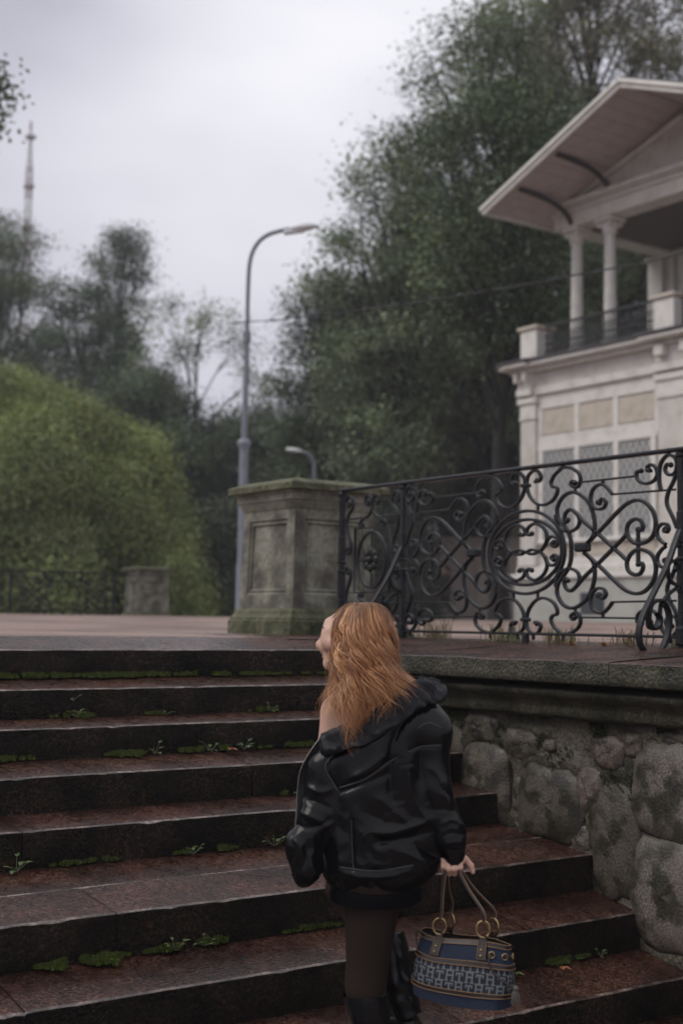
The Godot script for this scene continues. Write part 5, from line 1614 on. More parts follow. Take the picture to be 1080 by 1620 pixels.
# the front of a mesh as heights above the local x-y plane, so that seams can be laid on it
class Front:
	var z := {}
	var c := 0.008
	func take(v: PackedVector3Array) -> void:
		for p in v:
			var k := Vector2i(roundi(p.x / c), roundi(p.y / c))
			if not z.has(k) or z[k] < p.z: z[k] = p.z
	func at(x: float, y: float) -> float:
		var s := 0.0
		var n := 0
		var k := Vector2i(roundi(x / c), roundi(y / c))
		for dx in range(-1, 2):
			for dy in range(-1, 2):
				var q := k + Vector2i(dx, dy)
				if z.has(q): s += z[q]; n += 1
		return s / n if n else 0.0

# her own frame: x to her picture right, y up from the tread she stands on, z towards the viewer;
# measures come from a sheet drawn at 488 units to the metre whose origin is beside her head
func w3(px: float, py: float, z := 0.0) -> Vector3:
	var k := 1.0 - 0.00004 * (py - 985.0) - 0.227 * z   # the sheet is drawn a little larger where she is nearer
	return Vector3((px - 545.0) / 488.0 * k - 55.0 / 488.0, 1.63 + (985.0 - py) / 488.0 * k, z)

func sheet2(q: Array) -> Vector2:
	var p := w3(q[0], q[1], 0.1)
	return Vector2(p.x, p.y)

func ridge(v: PackedVector3Array, n: PackedVector3Array, list: Array) -> PackedVector3Array:   # list: [[points], width, height]; raises or sinks the front of a cloth along a line
	var segs := []
	for r in list:
		var p := PackedVector2Array()
		for q in r[0]: p.append(sheet2(q))
		p = smooth_path(p, 4)
		var bb := Rect2(p[0], Vector2.ZERO)
		for q in p: bb = bb.expand(q)
		segs.append([p, r[1], r[2], bb.grow(r[1] * 2.5)])
	var o := v.duplicate()
	for i in v.size():
		var f := smoothstep(-0.15, 0.35, n[i].z)
		if f <= 0.0: continue
		var q := Vector2(v[i].x, v[i].y)
		var s := 0.0
		for r in segs:
			if not (r[3] as Rect2).has_point(q): continue
			var p: PackedVector2Array = r[0]
			var best := 9.0
			var bj := 0
			for j in p.size():
				var d := q.distance_squared_to(p[j])
				if d < best: best = d; bj = j
			var c := Geometry2D.get_closest_point_to_segment(q, p[maxi(bj - 1, 0)], p[mini(bj + 1, p.size() - 1)])
			var e := q.distance_to(c) / float(r[1])
			var ends := smoothstep(0.0, 0.22, float(bj) / (p.size() - 1)) * smoothstep(0.0, 0.22, 1.0 - float(bj) / (p.size() - 1))
			s += exp(-pow(e, 1.35) * 1.15) * float(r[2]) * (0.35 + 0.65 * ends)
		o[i] += n[i] * s * f
	return o

func tube_on(parent: Node, called: String, mat: Material, fr: Front, pts: Array, r: float, lift: float) -> void:
	var p := PackedVector2Array()
	for q in pts: p.append(sheet2(q))
	p = smooth_path(p, 6)
	var path := PackedVector3Array()
	for q in p: path.append(Vector3(q.x, q.y, fr.at(q.x, q.y) + lift))
	for k in 3:
		for i in range(1, path.size() - 1): path[i].z = (path[i - 1].z + path[i].z * 2.0 + path[i + 1].z) * 0.25
	var m := Mb.new()
	m.tube(path, PackedFloat32Array([r]), 6)
	piece(called, m.mesh(), mat, parent)

func woman_materials() -> void:
	var sk := plain("skin", lin(0.50, 0.31, 0.235), 0.5); sk.subsurf_scatter_enabled = true; sk.subsurf_scatter_strength = 0.12
	M.skin = sk
	M.lips = plain("lips", lin(0.40, 0.15, 0.125), 0.4)
	var lt := plain("black leather", lin(0.0040, 0.0042, 0.0050), 0.3)
	lt.metallic_specular = 0.32
	lt.uv1_triplanar = true; lt.uv1_scale = Vector3.ONE * 6.0
	lt.roughness = 1.0; lt.roughness_texture = tex(noise(311, 0.02, 4), ramp([[0.0, Color(0.13, 0.13, 0.13)], [1.0, Color(0.27, 0.27, 0.27)]]), 256)
	lt.heightmap_enabled = true; lt.heightmap_scale = 0.015
	var cn := noise(313, 0.12, 2, FastNoiseLite.TYPE_CELLULAR)
	lt.heightmap_texture = tex(cn, null, 512)
	M.leather = lt
	var bt: StandardMaterial3D = lt.duplicate(); bt.resource_name = "boot leather"; bt.albedo_color = lin(0.007, 0.007, 0.008)
	M.boot = bt
	M.cloth = plain("black cloth", lin(0.005, 0.005, 0.0065), 0.95); M.cloth.metallic_specular = 0.12
	M.collar = plain("black corduroy collar", lin(0.007, 0.0075, 0.010), 0.46); M.collar.metallic_specular = 0.3
	M.tights = plain("sheer black tights", lin(0.022, 0.0140, 0.0110), 0.6); M.tights.metallic_specular = 0.3
	M.zip = plain("pale zip tape", lin(0.42, 0.40, 0.37), 0.4)
	M.seam = plain("seam thread", lin(0.028, 0.028, 0.032), 0.4)
	var hr := plain("ginger hair", Color(1, 1, 1), 0.42); hr.vertex_color_use_as_albedo = true; hr.backlight_enabled = true; hr.backlight = Color(0.35, 0.25, 0.15)
	M.hair = hr
	M.hair_base = plain("hair mass", lin(0.075, 0.033, 0.015), 0.7)

func build_woman() -> void:
	var o := thing("person", "woman with wavy ginger hair in an off-shoulder black leather jacket climbing the steps", "person", Vector3(2.656, -1.52, -3.527), 0.0)
	o.transform.basis = Basis(Vector3(0.8147, 0, 0.5799), Vector3.UP, Vector3(-0.5799, 0, 0.8147))
	# ---- body: torso, neck, arms and legs in one field
	var f := Field.new(Vector3(-0.34, -0.06, -0.34), Vector3(0.36, 1.46, 0.22), 0.0115, 0.012)
	f.cone(w3(578, 1075), w3(588, 1118), 0.046, 0.052)
	f.cone(w3(540, 1122, -0.03), w3(668, 1135, 0.03), 0.048, 0.055)
	f.cone(w3(590, 1130, -0.01), w3(600, 1215, 0.0), 0.085, 0.095, Vector3(1.3, 1, 1))
	f.cone(w3(600, 1215), w3(600, 1290), 0.09, 0.10, Vector3(1.2, 1, 1))
	f.cone(w3(600, 1310, 0.0), w3(602, 1372, 0.0), 0.115, 0.125, Vector3(1.25, 1, 1.0))
	f.cone(w3(534, 1128, -0.03), w3(522, 1215, -0.02), 0.046, 0.040)       # left upper arm
	f.cone(w3(522, 1215, -0.02), w3(488, 1330, 0.0), 0.038, 0.030)
	f.cone(w3(676, 1140, 0.03), w3(690, 1255, 0.05), 0.046, 0.038)         # right arm
	f.cone(w3(690, 1255, 0.05), w3(722, 1350, 0.07), 0.037, 0.025)
	# near leg: straight and carrying; far leg: knee forward and up, shank trailing
	f.cone(w3(600, 1375, 0.02), w3(588, 1560, 0.0), 0.100, 0.062)
	f.cone(w3(588, 1560, 0.0), w3(598, 1640, 0.005), 0.056, 0.056)
	f.cone(w3(598, 1640, 0.005), w3(598, 1755, -0.03), 0.054, 0.036)
	f.cone(w3(595, 1390, -0.09), w3(552, 1402, -0.26), 0.088, 0.060)
	f.cone(w3(552, 1402, -0.26), w3(604, 1500, -0.19), 0.056, 0.055)
	f.cone(w3(604, 1500, -0.19), w3(655, 1610, -0.12), 0.053, 0.036)
	var r := f.nets()
	var v := relax(r[0], r[1], 2)
	var ix: PackedInt32Array = r[1]
	var n := normals_of(v, ix)
	var skin_ix := PackedInt32Array()
	var leg_ix := PackedInt32Array()
	var cut := w3(0, 1300).y
	for i in range(0, ix.size(), 3):
		var q := skin_ix if v[ix[i]].y > cut or v[ix[i]].x > 0.17 else leg_ix
		q.append(ix[i]); q.append(ix[i + 1]); q.append(ix[i + 2])
		if v[ix[i]].y > cut or v[ix[i]].x > 0.17: skin_ix = q
		else: leg_ix = q
	var body := ArrayMesh.new()
	# ---- head on a finer grid: skull, brow, nose, lips, chin, jaw, ear; it looks along -x and a little away
	var hd := Basis(Vector3.UP, deg_to_rad(-14)) * Basis(Vector3(0, 0, 1), deg_to_rad(-3))
	var hc := w3(563, 1011)
	var g := Field.new(hc + Vector3(-0.145, -0.17, -0.12), hc + Vector3(0.13, 0.13, 0.12), 0.0036, 0.0075)
	var hp := func(x: float, y: float, z: float) -> Vector3: return hc + hd * Vector3(x, y, z)
	g.cone(hp.call(0.020, 0.028, 0), hp.call(-0.020, 0.022, 0), 0.080, 0.074, Vector3(1, 1.0, 0.92))
	g.cone(hp.call(-0.045, -0.005, 0), hp.call(-0.050, -0.055, 0), 0.058, 0.044, Vector3(1, 1, 0.95))
	g.cone(hp.call(-0.082, -0.088, 0), hp.call(-0.052, -0.082, 0), 0.014, 0.030)                    # chin
	for s in [-1.0, 1.0]:
		g.cone(hp.call(0.0, -0.055, 0.050 * s), hp.call(-0.070, -0.086, 0.014 * s), 0.022, 0.017)      # jaw
		g.cone(hp.call(-0.072, -0.018, 0.036 * s), hp.call(-0.055, -0.020, 0.050 * s), 0.026, 0.024)    # cheek
		g.cone(hp.call(-0.087, 0.022, 0.018 * s), hp.call(-0.078, 0.022, 0.042 * s), 0.008, 0.008)      # brow
		g.cone(hp.call(-0.083, 0.004, 0.031 * s), hp.call(-0.081, 0.004, 0.034 * s), 0.011, 0.011)      # eyeball under its lid
		g.cone(hp.call(0.008, 0.012, 0.074 * s), hp.call(0.004, -0.025, 0.072 * s), 0.012, 0.007)       # ear
		g.cone(hp.call(-0.098, -0.036, 0.010 * s), hp.call(-0.094, -0.036, 0.011 * s), 0.007, 0.006)    # nostril wing
	g.cone(hp.call(-0.094, 0.010, 0), hp.call(-0.115, -0.027, 0), 0.008, 0.0085)                     # nose
	g.cone(hp.call(-0.115, -0.028, 0), hp.call(-0.100, -0.038, 0), 0.0085, 0.006)
	g.cone(hp.call(-0.088, 0.045, 0), hp.call(-0.090, 0.02, 0), 0.015, 0.012)                        # forehead
	g.cone(hp.call(-0.093, -0.047, 0), hp.call(-0.090, -0.052, 0), 0.008, 0.008)                     # philtrum
	g.cone(hp.call(0.01, -0.05, 0), hp.call(0.015, -0.125, 0), 0.050, 0.046)                         # neck
	r = g.nets()
	var hv := relax(r[0], r[1], 1)
	var hix: PackedInt32Array = r[1]
	# ---- hands
	var hand_v := PackedVector3Array()
	var hand_i := PackedInt32Array()
	var hand := Field.new(w3(690, 1400, 0.0), w3(775, 1325, 0.15), 0.0026, 0.0020)
	hand.cone(w3(722, 1345, 0.075), w3(727, 1362, 0.075), 0.024, 0.022, Vector3(1.0, 1.0, 0.72))
	hand.cone(w3(716, 1357, 0.085), w3(738, 1357, 0.082), 0.015, 0.014)
	var roots := [[708, 1362, 0.094, 0.0080, 0.9], [717, 1365, 0.098, 0.0085, 1.0], [726, 1365, 0.099, 0.0085, 1.0], [735, 1363, 0.096, 0.0080, 0.92]]
	for q in roots:   # fingers come over the straps, bend at the knuckles and close under them
		var p0 := w3(q[0], q[1] - 6, q[2] - 0.012)
		var p1 := w3(q[0] + 0.5, q[1] + 8 * q[4], q[2] + 0.004)
		var p2 := w3(q[0] + 0.5, q[1] + 15 * q[4], q[2] - 0.014)
		var p3 := w3(q[0] + 0.0, q[1] + 12 * q[4], q[2] - 0.032)
		hand.cone(p0, p1, q[3] * 1.05, q[3]); hand.cone(p1, p2, q[3], q[3] * 0.92); hand.cone(p2, p3, q[3] * 0.92, q[3] * 0.82)
	hand.cone(w3(733, 1350, 0.070), w3(744, 1358, 0.072), 0.0125, 0.0105)   # thumb leaves the side of the palm
	hand.cone(w3(744, 1358, 0.072), w3(752, 1367, 0.076), 0.0102, 0.0092)
	hand.cone(w3(752, 1367, 0.076), w3(755, 1377, 0.079), 0.0092, 0.0076)
	r = hand.nets()
	hand_v = relax(r[0], r[1], 1); hand_i = r[1]
	var sv := v.duplicate()
	var sn := n.duplicate()
	var base := sv.size()
	sv.append_array(hv); sn.append_array(normals_of(hv, hix))
	for q in hix: skin_ix.append(q + base)
	base = sv.size()
	sv.append_array(hand_v); sn.append_array(normals_of(hand_v, hand_i))
	for q in hand_i: skin_ix.append(q + base)
	add_surface(body, sv, sn, skin_ix, M.skin)
	add_surface(body, v, n, leg_ix, M.tights)
	var bd := piece("body", body, null, o)
	bd.material_override = null
	# lips, lids, brows
	var m := Mb.new()
	m.ball(hp.call(-0.099, -0.056, 0), Vector3(0.008, 0.0046, 0.017), 6, 10)
	m.ball(hp.call(-0.097, -0.066, 0), Vector3(0.008, 0.0052, 0.015), 6, 10)
	piece("lips", m.mesh(), M.lips, o)
	for s in [-1.0, 1.0]:
		m = Mb.new()
		m.ball(hp.call(-0.085, 0.003, 0.032 * s), Vector3(0.0105, 0.0075, 0.0115), 6, 10)
		piece("eye", m.mesh(), M.white_trim, o)
		m = Mb.new()
		m.tube(PackedVector3Array([hp.call(-0.098, 0.001, 0.024 * s), hp.call(-0.099, 0.004, 0.032 * s), hp.call(-0.094, 0.001, 0.042 * s)]), PackedFloat32Array([0.0016]), 5)
		m.tube(PackedVector3Array([hp.call(-0.100, 0.024, 0.014 * s), hp.call(-0.100, 0.030, 0.028 * s), hp.call(-0.090, 0.026, 0.046 * s)]), PackedFloat32Array([0.0022, 0.003, 0.0012]), 5)
		piece("lash_and_brow", m.mesh(), M.hair_base, o)
	jacket(o)
	lower_clothes(o)
	hair(o, hc)

func jacket(o: Node3D) -> void:
	var f := Field.new(Vector3(-0.36, 0.74, -0.24), Vector3(0.36, 1.44, 0.30), 0.0060, 0.011)
	# the back hangs from the shoulders, fairly flat and boxy
	f.cone(w3(572, 1205, 0.015), w3(575, 1370, 0.02), 0.085, 0.088, Vector3(1.15, 1, 1.1))
	f.cone(w3(640, 1150, 0.03), w3(642, 1362, 0.03), 0.088, 0.090, Vector3(1.2, 1, 1.1))
	f.cone(w3(604, 1185, 0.035), w3(606, 1366, 0.04), 0.100, 0.105, Vector3(1.1, 1, 0.95))
	f.cone(w3(548, 1290, 0.0), w3(556, 1372, 0.01), 0.065, 0.072)
	f.cone(w3(668, 1260, 0.035), w3(670, 1358, 0.04), 0.066, 0.062)
	f.cone(w3(570, 1384, 0.03), w3(645, 1380, 0.04), 0.055, 0.055)
	f.cone(w3(664, 1118, 0.0), w3(690, 1146, 0.03), 0.060, 0.054)
	f.cone(w3(650, 1140, 0.02), w3(688, 1160, 0.045), 0.068, 0.056)      # right shoulder, pushed out
	f.cone(w3(688, 1165, 0.045), w3(692, 1250, 0.07), 0.056, 0.050)      # right sleeve
	f.cone(w3(692, 1250, 0.07), w3(716, 1312, 0.085), 0.052, 0.045)
	f.cone(w3(716, 1310, 0.085), w3(722, 1326, 0.088), 0.044, 0.040)
	f.cone(w3(720, 1328, 0.085), w3(723, 1352, 0.08), 0.037, 0.035)
	f.cone(w3(546, 1195, 0.0), w3(524, 1222, 0.0), 0.060, 0.064)        # left shoulder, slipped down
	f.cone(w3(524, 1215, 0.0), w3(514, 1290, 0.025), 0.070, 0.060)      # left sleeve
	f.cone(w3(511, 1285, 0.025), w3(486, 1338, 0.05), 0.057, 0.048)
	f.cone(w3(482, 1338, 0.05), w3(493, 1374, 0.06), 0.048, 0.042)
	f.cone(w3(492, 1372, 0.06), w3(489, 1390, 0.06), 0.038, 0.029)
	var r := f.nets()
	var ix: PackedInt32Array = r[1]
	var v := relax(r[0], ix, 3)
	var n := normals_of(v, ix)
	var folds := [
		[[[660, 1120], [628, 1160], [622, 1230], [632, 1285]], 0.020, -0.024],
		[[[590, 1313], [620, 1314], [655, 1305], [688, 1293]], 0.014, 0.022],
		[[[596, 1330], [640, 1325], [690, 1312]], 0.013, -0.016],
		[[[648, 1195], [652, 1240], [668, 1280], [690, 1296]], 0.016, 0.016],
		[[[668, 1170], [672, 1230], [690, 1285]], 0.013, -0.012],
		[[[556, 1232], [585, 1218], [615, 1190]], 0.022, 0.016],
		[[[540, 1255], [575, 1240], [618, 1222]], 0.010, -0.012],
		[[[600, 1258], [625, 1275], [650, 1300]], 0.015, 0.012],
		[[[585, 1280], [610, 1296], [640, 1300]], 0.011, -0.010],
		[[[562, 1292], [563, 1330], [566, 1372]], 0.007, -0.016],
		[[[540, 1330], [545, 1350], [548, 1372]], 0.014, 0.010],
		[[[575, 1310], [595, 1335], [610, 1350]], 0.016, 0.012],
		[[[548, 1381], [600, 1384], [655, 1376]], 0.008, 0.012],
		[[[548, 1370], [600, 1373], [655, 1364]], 0.005, -0.010],
		[[[660, 1330], [680, 1345], [696, 1350]], 0.012, -0.012],
		[[[630, 1340], [660, 1352], [690, 1366]], 0.011, 0.010],
		# yoke and sleeve seam valleys
		[[[544, 1246], [582, 1230], [612, 1208], [632, 1196]], 0.005, -0.008],
		[[[650, 1186], [672, 1178], [700, 1176]], 0.006, -0.009],
		[[[538, 1190], [520, 1216], [530, 1236], [538, 1250]], 0.006, -0.010],
		# sleeve wrinkles
		[[[492, 1248], [512, 1256], [530, 1250]], 0.009, 0.013], [[[490, 1268], [510, 1272], [528, 1282]], 0.008, -0.012],
		[[[486, 1290], [505, 1296], [522, 1310]], 0.009, 0.013], [[[478, 1308], [500, 1312], [530, 1298]], 0.008, -0.012],
		[[[470, 1326], [482, 1342], [476, 1362]], 0.008, 0.012], [[[484, 1322], [494, 1345], [486, 1376]], 0.008, -0.010],
		[[[498, 1330], [512, 1312], [535, 1302]], 0.010, 0.010], [[[462, 1350], [470, 1368], [482, 1380]], 0.007, -0.008],
		[[[682, 1210], [696, 1222], [708, 1246]], 0.010, 0.011], [[[700, 1250], [712, 1262], [716, 1278]], 0.008, 0.011],
		[[[692, 1280], [708, 1276], [722, 1282]], 0.008, -0.010], [[[704, 1300], [718, 1292], [728, 1298]], 0.007, 0.010],
		[[[706, 1318], [722, 1312], [736, 1318]], 0.006, -0.009], [[[708, 1330], [724, 1328], [738, 1330]], 0.007, 0.009], [[[706, 1344], [724, 1342], [738, 1345]], 0.005, -0.008],
	]
	for q in folds: q[2] *= 0.72
	v = ridge(v, n, folds)
	for i in v.size():   # small creases, drawn out along the pull of the cloth
		var p := v[i]
		var w := 1.0 - absf(wob.get_noise_3d(p.x * 7.0 + p.y * 4.5, p.y * 5.0 - p.x * 2.0, p.z * 7.0)) * 2.0
		var c := wob.get_noise_3d(p.x * 16.0 + p.y * 8.0, p.y * 11.0 + 30.0, p.z * 16.0)
		v[i] += n[i] * ((w * 0.006 - 0.003) * smoothstep(1.12, 0.98, p.y) + c * 0.0012)
	n = normals_of(v, ix)
	var jm := ArrayMesh.new()
	add_surface(jm, v, n, ix, M.leather)
	var j := piece("jacket", jm, null, o)
	var fr := Front.new()
	fr.take(v)
	for s in [[[543, 1247], [582, 1231], [612, 1209], [632, 1197]], [[650, 1187], [672, 1179], [702, 1177]], [[539, 1188], [519, 1214], [530, 1236], [540, 1252]], [[562, 1296], [563, 1330], [566, 1372]], [[545, 1371], [600, 1374], [660, 1365]], [[664, 1150], [682, 1142], [702, 1150]]]:
		tube_on(j, "seam", M.seam, fr, s, 0.0022, 0.0005)
	# collar: a broad stand that has fallen open across the back, corduroy; runs from the left shoulder up to the nape side on the right
	var m := Mb.new()
	var cp := smooth3(PackedVector3Array([w3(512, 1180, 0.055), w3(540, 1170, 0.095), w3(580, 1155, 0.115), w3(620, 1128, 0.115), w3(650, 1104, 0.105), w3(676, 1092, 0.075), w3(690, 1092, 0.03), w3(680, 1085, -0.04), w3(640, 1090, -0.09)]), 6)
	var rows := PackedVector3Array()
	var sec := 22
	for i in cp.size():
		var u := float(i) / (cp.size() - 1)
		var d := (cp[mini(i + 1, cp.size() - 1)] - cp[maxi(i - 1, 0)]).normalized()
		var outw := Vector3(-0.12 + 0.3 * u, 0.1, 1.0 - u * 0.5).normalized()
		outw = (outw - d * outw.dot(d)).normalized()
		var up := outw.cross(d).normalized()
		if up.y < 0: up = -up
		var hgt := lerpf(0.036, 0.046, sin(PI * u)) * (0.85 if i == 0 else 1.0)
		for k in sec:
			var a := TAU * k / sec
			var rr := 1.0 + 0.10 * wob.get_noise_2d(u * 14.0, a * 0.6)
			var sa := signf(sin(a)) * pow(absf(sin(a)), 0.7)
			var crease := wob.get_noise_2d(u * 16.0, sa * 1.2) * 0.012 + wob.get_noise_2d(u * 42.0 + sa * 3.0, sa) * 0.004
			rows.append(cp[i] + up * sa * hgt * rr + outw * (cos(a) * 0.0065 + crease + 0.010 * smoothstep(0.2, -1.0, sa) - 0.010 * smoothstep(0.5, 1.0, sa)))
	m.grid(rows, cp.size(), sec, true)
	for e in [0, cp.size() - 1]:
		for k in sec - 1: m.tri(cp[e], rows[e * sec + k], rows[e * sec + k + 1]); m.tri(cp[e], rows[e * sec + k + 1], rows[e * sec + k])
	piece("collar", m.mesh(), M.collar, o)
	# front edge with its zip, hanging open at the left
	m = Mb.new()
	var edge := smooth3(PackedVector3Array([w3(515, 1164, 0.03), w3(502, 1181, 0.03), w3(488, 1204, 0.02), w3(480, 1224, 0.01), w3(477, 1250, 0.01), w3(476, 1280, 0.02), w3(474, 1308, 0.04)]), 6)
	var tape := PackedVector3Array()
	for q in edge:
		tape.append(q + Vector3(-0.002, 0.0, 0.004)); tape.append(q + Vector3(0.012, 0, 0.004)); tape.append(q + Vector3(0.05, -0.01, 0.012))
	m.grid(tape, edge.size(), 3)
	piece("front_facing", m.mesh(), M.leather, o)
	m = Mb.new()
	m.tube(edge, PackedFloat32Array([0.0030]), 6)
	piece("zip", m.mesh(), M.zip, o)

func lower_clothes(o: Node3D) -> void:
	# short black skirt under the jacket
	var m := Mb.new()
	var p := PackedVector3Array()
	var cols := 40
	var rows := 10
	for r in rows:
		var u := r / (rows - 1.0)
		for c in cols:
			var a := TAU * c / cols
			var w := lerpf(0.135, 0.160, smoothstep(0.3, 0.85, u)) * (1.0 + 0.012 * sin(a * 7.0 + 1.0) * u)
			var ctr := w3(lerpf(600, 597, u), lerpf(1335, 1422, u) + 4.0 * sin(a), 0.0)
			p.append(ctr + Vector3(cos(a) * w * (0.98 if cos(a) > 0 else 0.86), 0, sin(a) * lerpf(0.10, 0.145, smoothstep(0.4, 0.9, u)) - 0.02 * u))
	m.grid(p, rows, cols, true)
	piece("skirt", m.mesh(), M.cloth, o)
	# knee boots: shaft, foot, sole and heel
	for leg in [[w3(588, 1572, 0.0), w3(600, 1640, 0.005), w3(598, 1735, -0.028), "near"], [w3(615, 1482, -0.175), w3(634, 1545, -0.135), w3(657, 1606, -0.115), "far"]]:
		var b := Node3D.new(); b.name = "boot"; o.add_child(b, true)
		m = Mb.new()
		var top: Vector3 = leg[0]
		var mid: Vector3 = leg[1]
		var ank: Vector3 = leg[2]
		var path := smooth3(PackedVector3Array([top, top.lerp(mid, 0.5) + Vector3(0.004, 0, 0), mid, mid.lerp(ank, 0.55), ank]), 8)
		var q := PackedVector3Array()
		var sec := 26
		for i in path.size():
			var u := float(i) / (path.size() - 1)
			var d := (path[mini(i + 1, path.size() - 1)] - path[maxi(i - 1, 0)]).normalized()
			var s := d.cross(Vector3(0, 0, 1)).normalized()
			var w := s.cross(d).normalized()
			for k in sec:
				var a := -TAU * k / sec
				var rad := lerpf(0.071, 0.060, smoothstep(0.0, 0.5, u)) if u < 0.5 else lerpf(0.060, 0.045, smoothstep(0.5, 1.0, u))
				rad *= 1.0 + 0.05 * wob.get_noise_3d(u * 6.0, cos(a) * 1.4, sin(a) * 1.4 + (3.0 if leg[3] == "far" else 0.0)) + 0.06 * sin(u * 26.0 + 2.0 * cos(a)) * smoothstep(0.35, 0.6, u) * smoothstep(1.0, 0.7, u)
				var rise := 0.0
				if i == 0: rise = 0.014 * cos(a)
				q.append(path[i] + s * cos(a) * rad + w * sin(a) * rad - d * rise)
		m.grid(q, path.size(), sec, true)
		piece("shaft", m.mesh(), M.boot, b)
		m = Mb.new()
		var toe := ank + Vector3(-0.155, -0.085, -0.06)
		m.tube(smooth3(PackedVector3Array([ank + Vector3(0.03, -0.02, 0.01), ank + Vector3(0.0, -0.035, 0), ank.lerp(toe, 0.5) + Vector3(0, 0.004, 0), toe, toe + Vector3(-0.035, -0.004, -0.012)]), 4), rad_smooth(PackedFloat32Array([0.036, 0.046, 0.043, 0.036, 0.018]), 4), 14, true)
		piece("foot", m.mesh(), M.boot, b)
		m = Mb.new()
		m.tube(PackedVector3Array([ank + Vector3(0.022, -0.05, 0.01), ank + Vector3(0.026, -0.125, 0.01)]), PackedFloat32Array([0.032, 0.028]), 12)
		piece("heel", m.mesh(), M.boot, b)

# ---------------------------------------------------------------- hair
const HAIR := [[950.0, 565.0, 588.0, 0.030], [954.0, 553.0, 600.0, 0.055], [962.0, 541.0, 612.0, 0.080], [980.0, 526.0, 622.0, 0.103], [1000.0, 524.0, 627.0, 0.116], [1030.0, 526.0, 630.0, 0.122], [1060.0, 529.0, 631.0, 0.124], [1085.0, 524.0, 636.0, 0.130], [1110.0, 519.0, 634.0, 0.135], [1140.0, 524.0, 612.0, 0.135], [1170.0, 545.0, 590.0, 0.132]]

func hair_env(py: float) -> Array:   # centre x, half width, half depth at that height
	for i in HAIR.size() - 1:
		if py <= HAIR[i + 1][0]:
			var t := clampf((py - HAIR[i][0]) / (HAIR[i + 1][0] - HAIR[i][0]), 0.0, 1.0)
			var l := lerpf(HAIR[i][1], HAIR[i + 1][1], t)
			var r := lerpf(HAIR[i][2], HAIR[i + 1][2], t)
			return [(l + r) * 0.5, (r - l) * 0.5, lerpf(HAIR[i][3], HAIR[i + 1][3], t)]
	var e: Array = HAIR[HAIR.size() - 1]
	return [(e[1] + e[2]) * 0.5, (e[2] - e[1]) * 0.5, e[3]]

func hair_point(phi: float, py: float, rho: float) -> Vector3:
	var e := hair_env(py)
	return w3(e[0] + e[1] * rho * cos(phi), py, e[2] * rho * sin(phi) - 0.005)

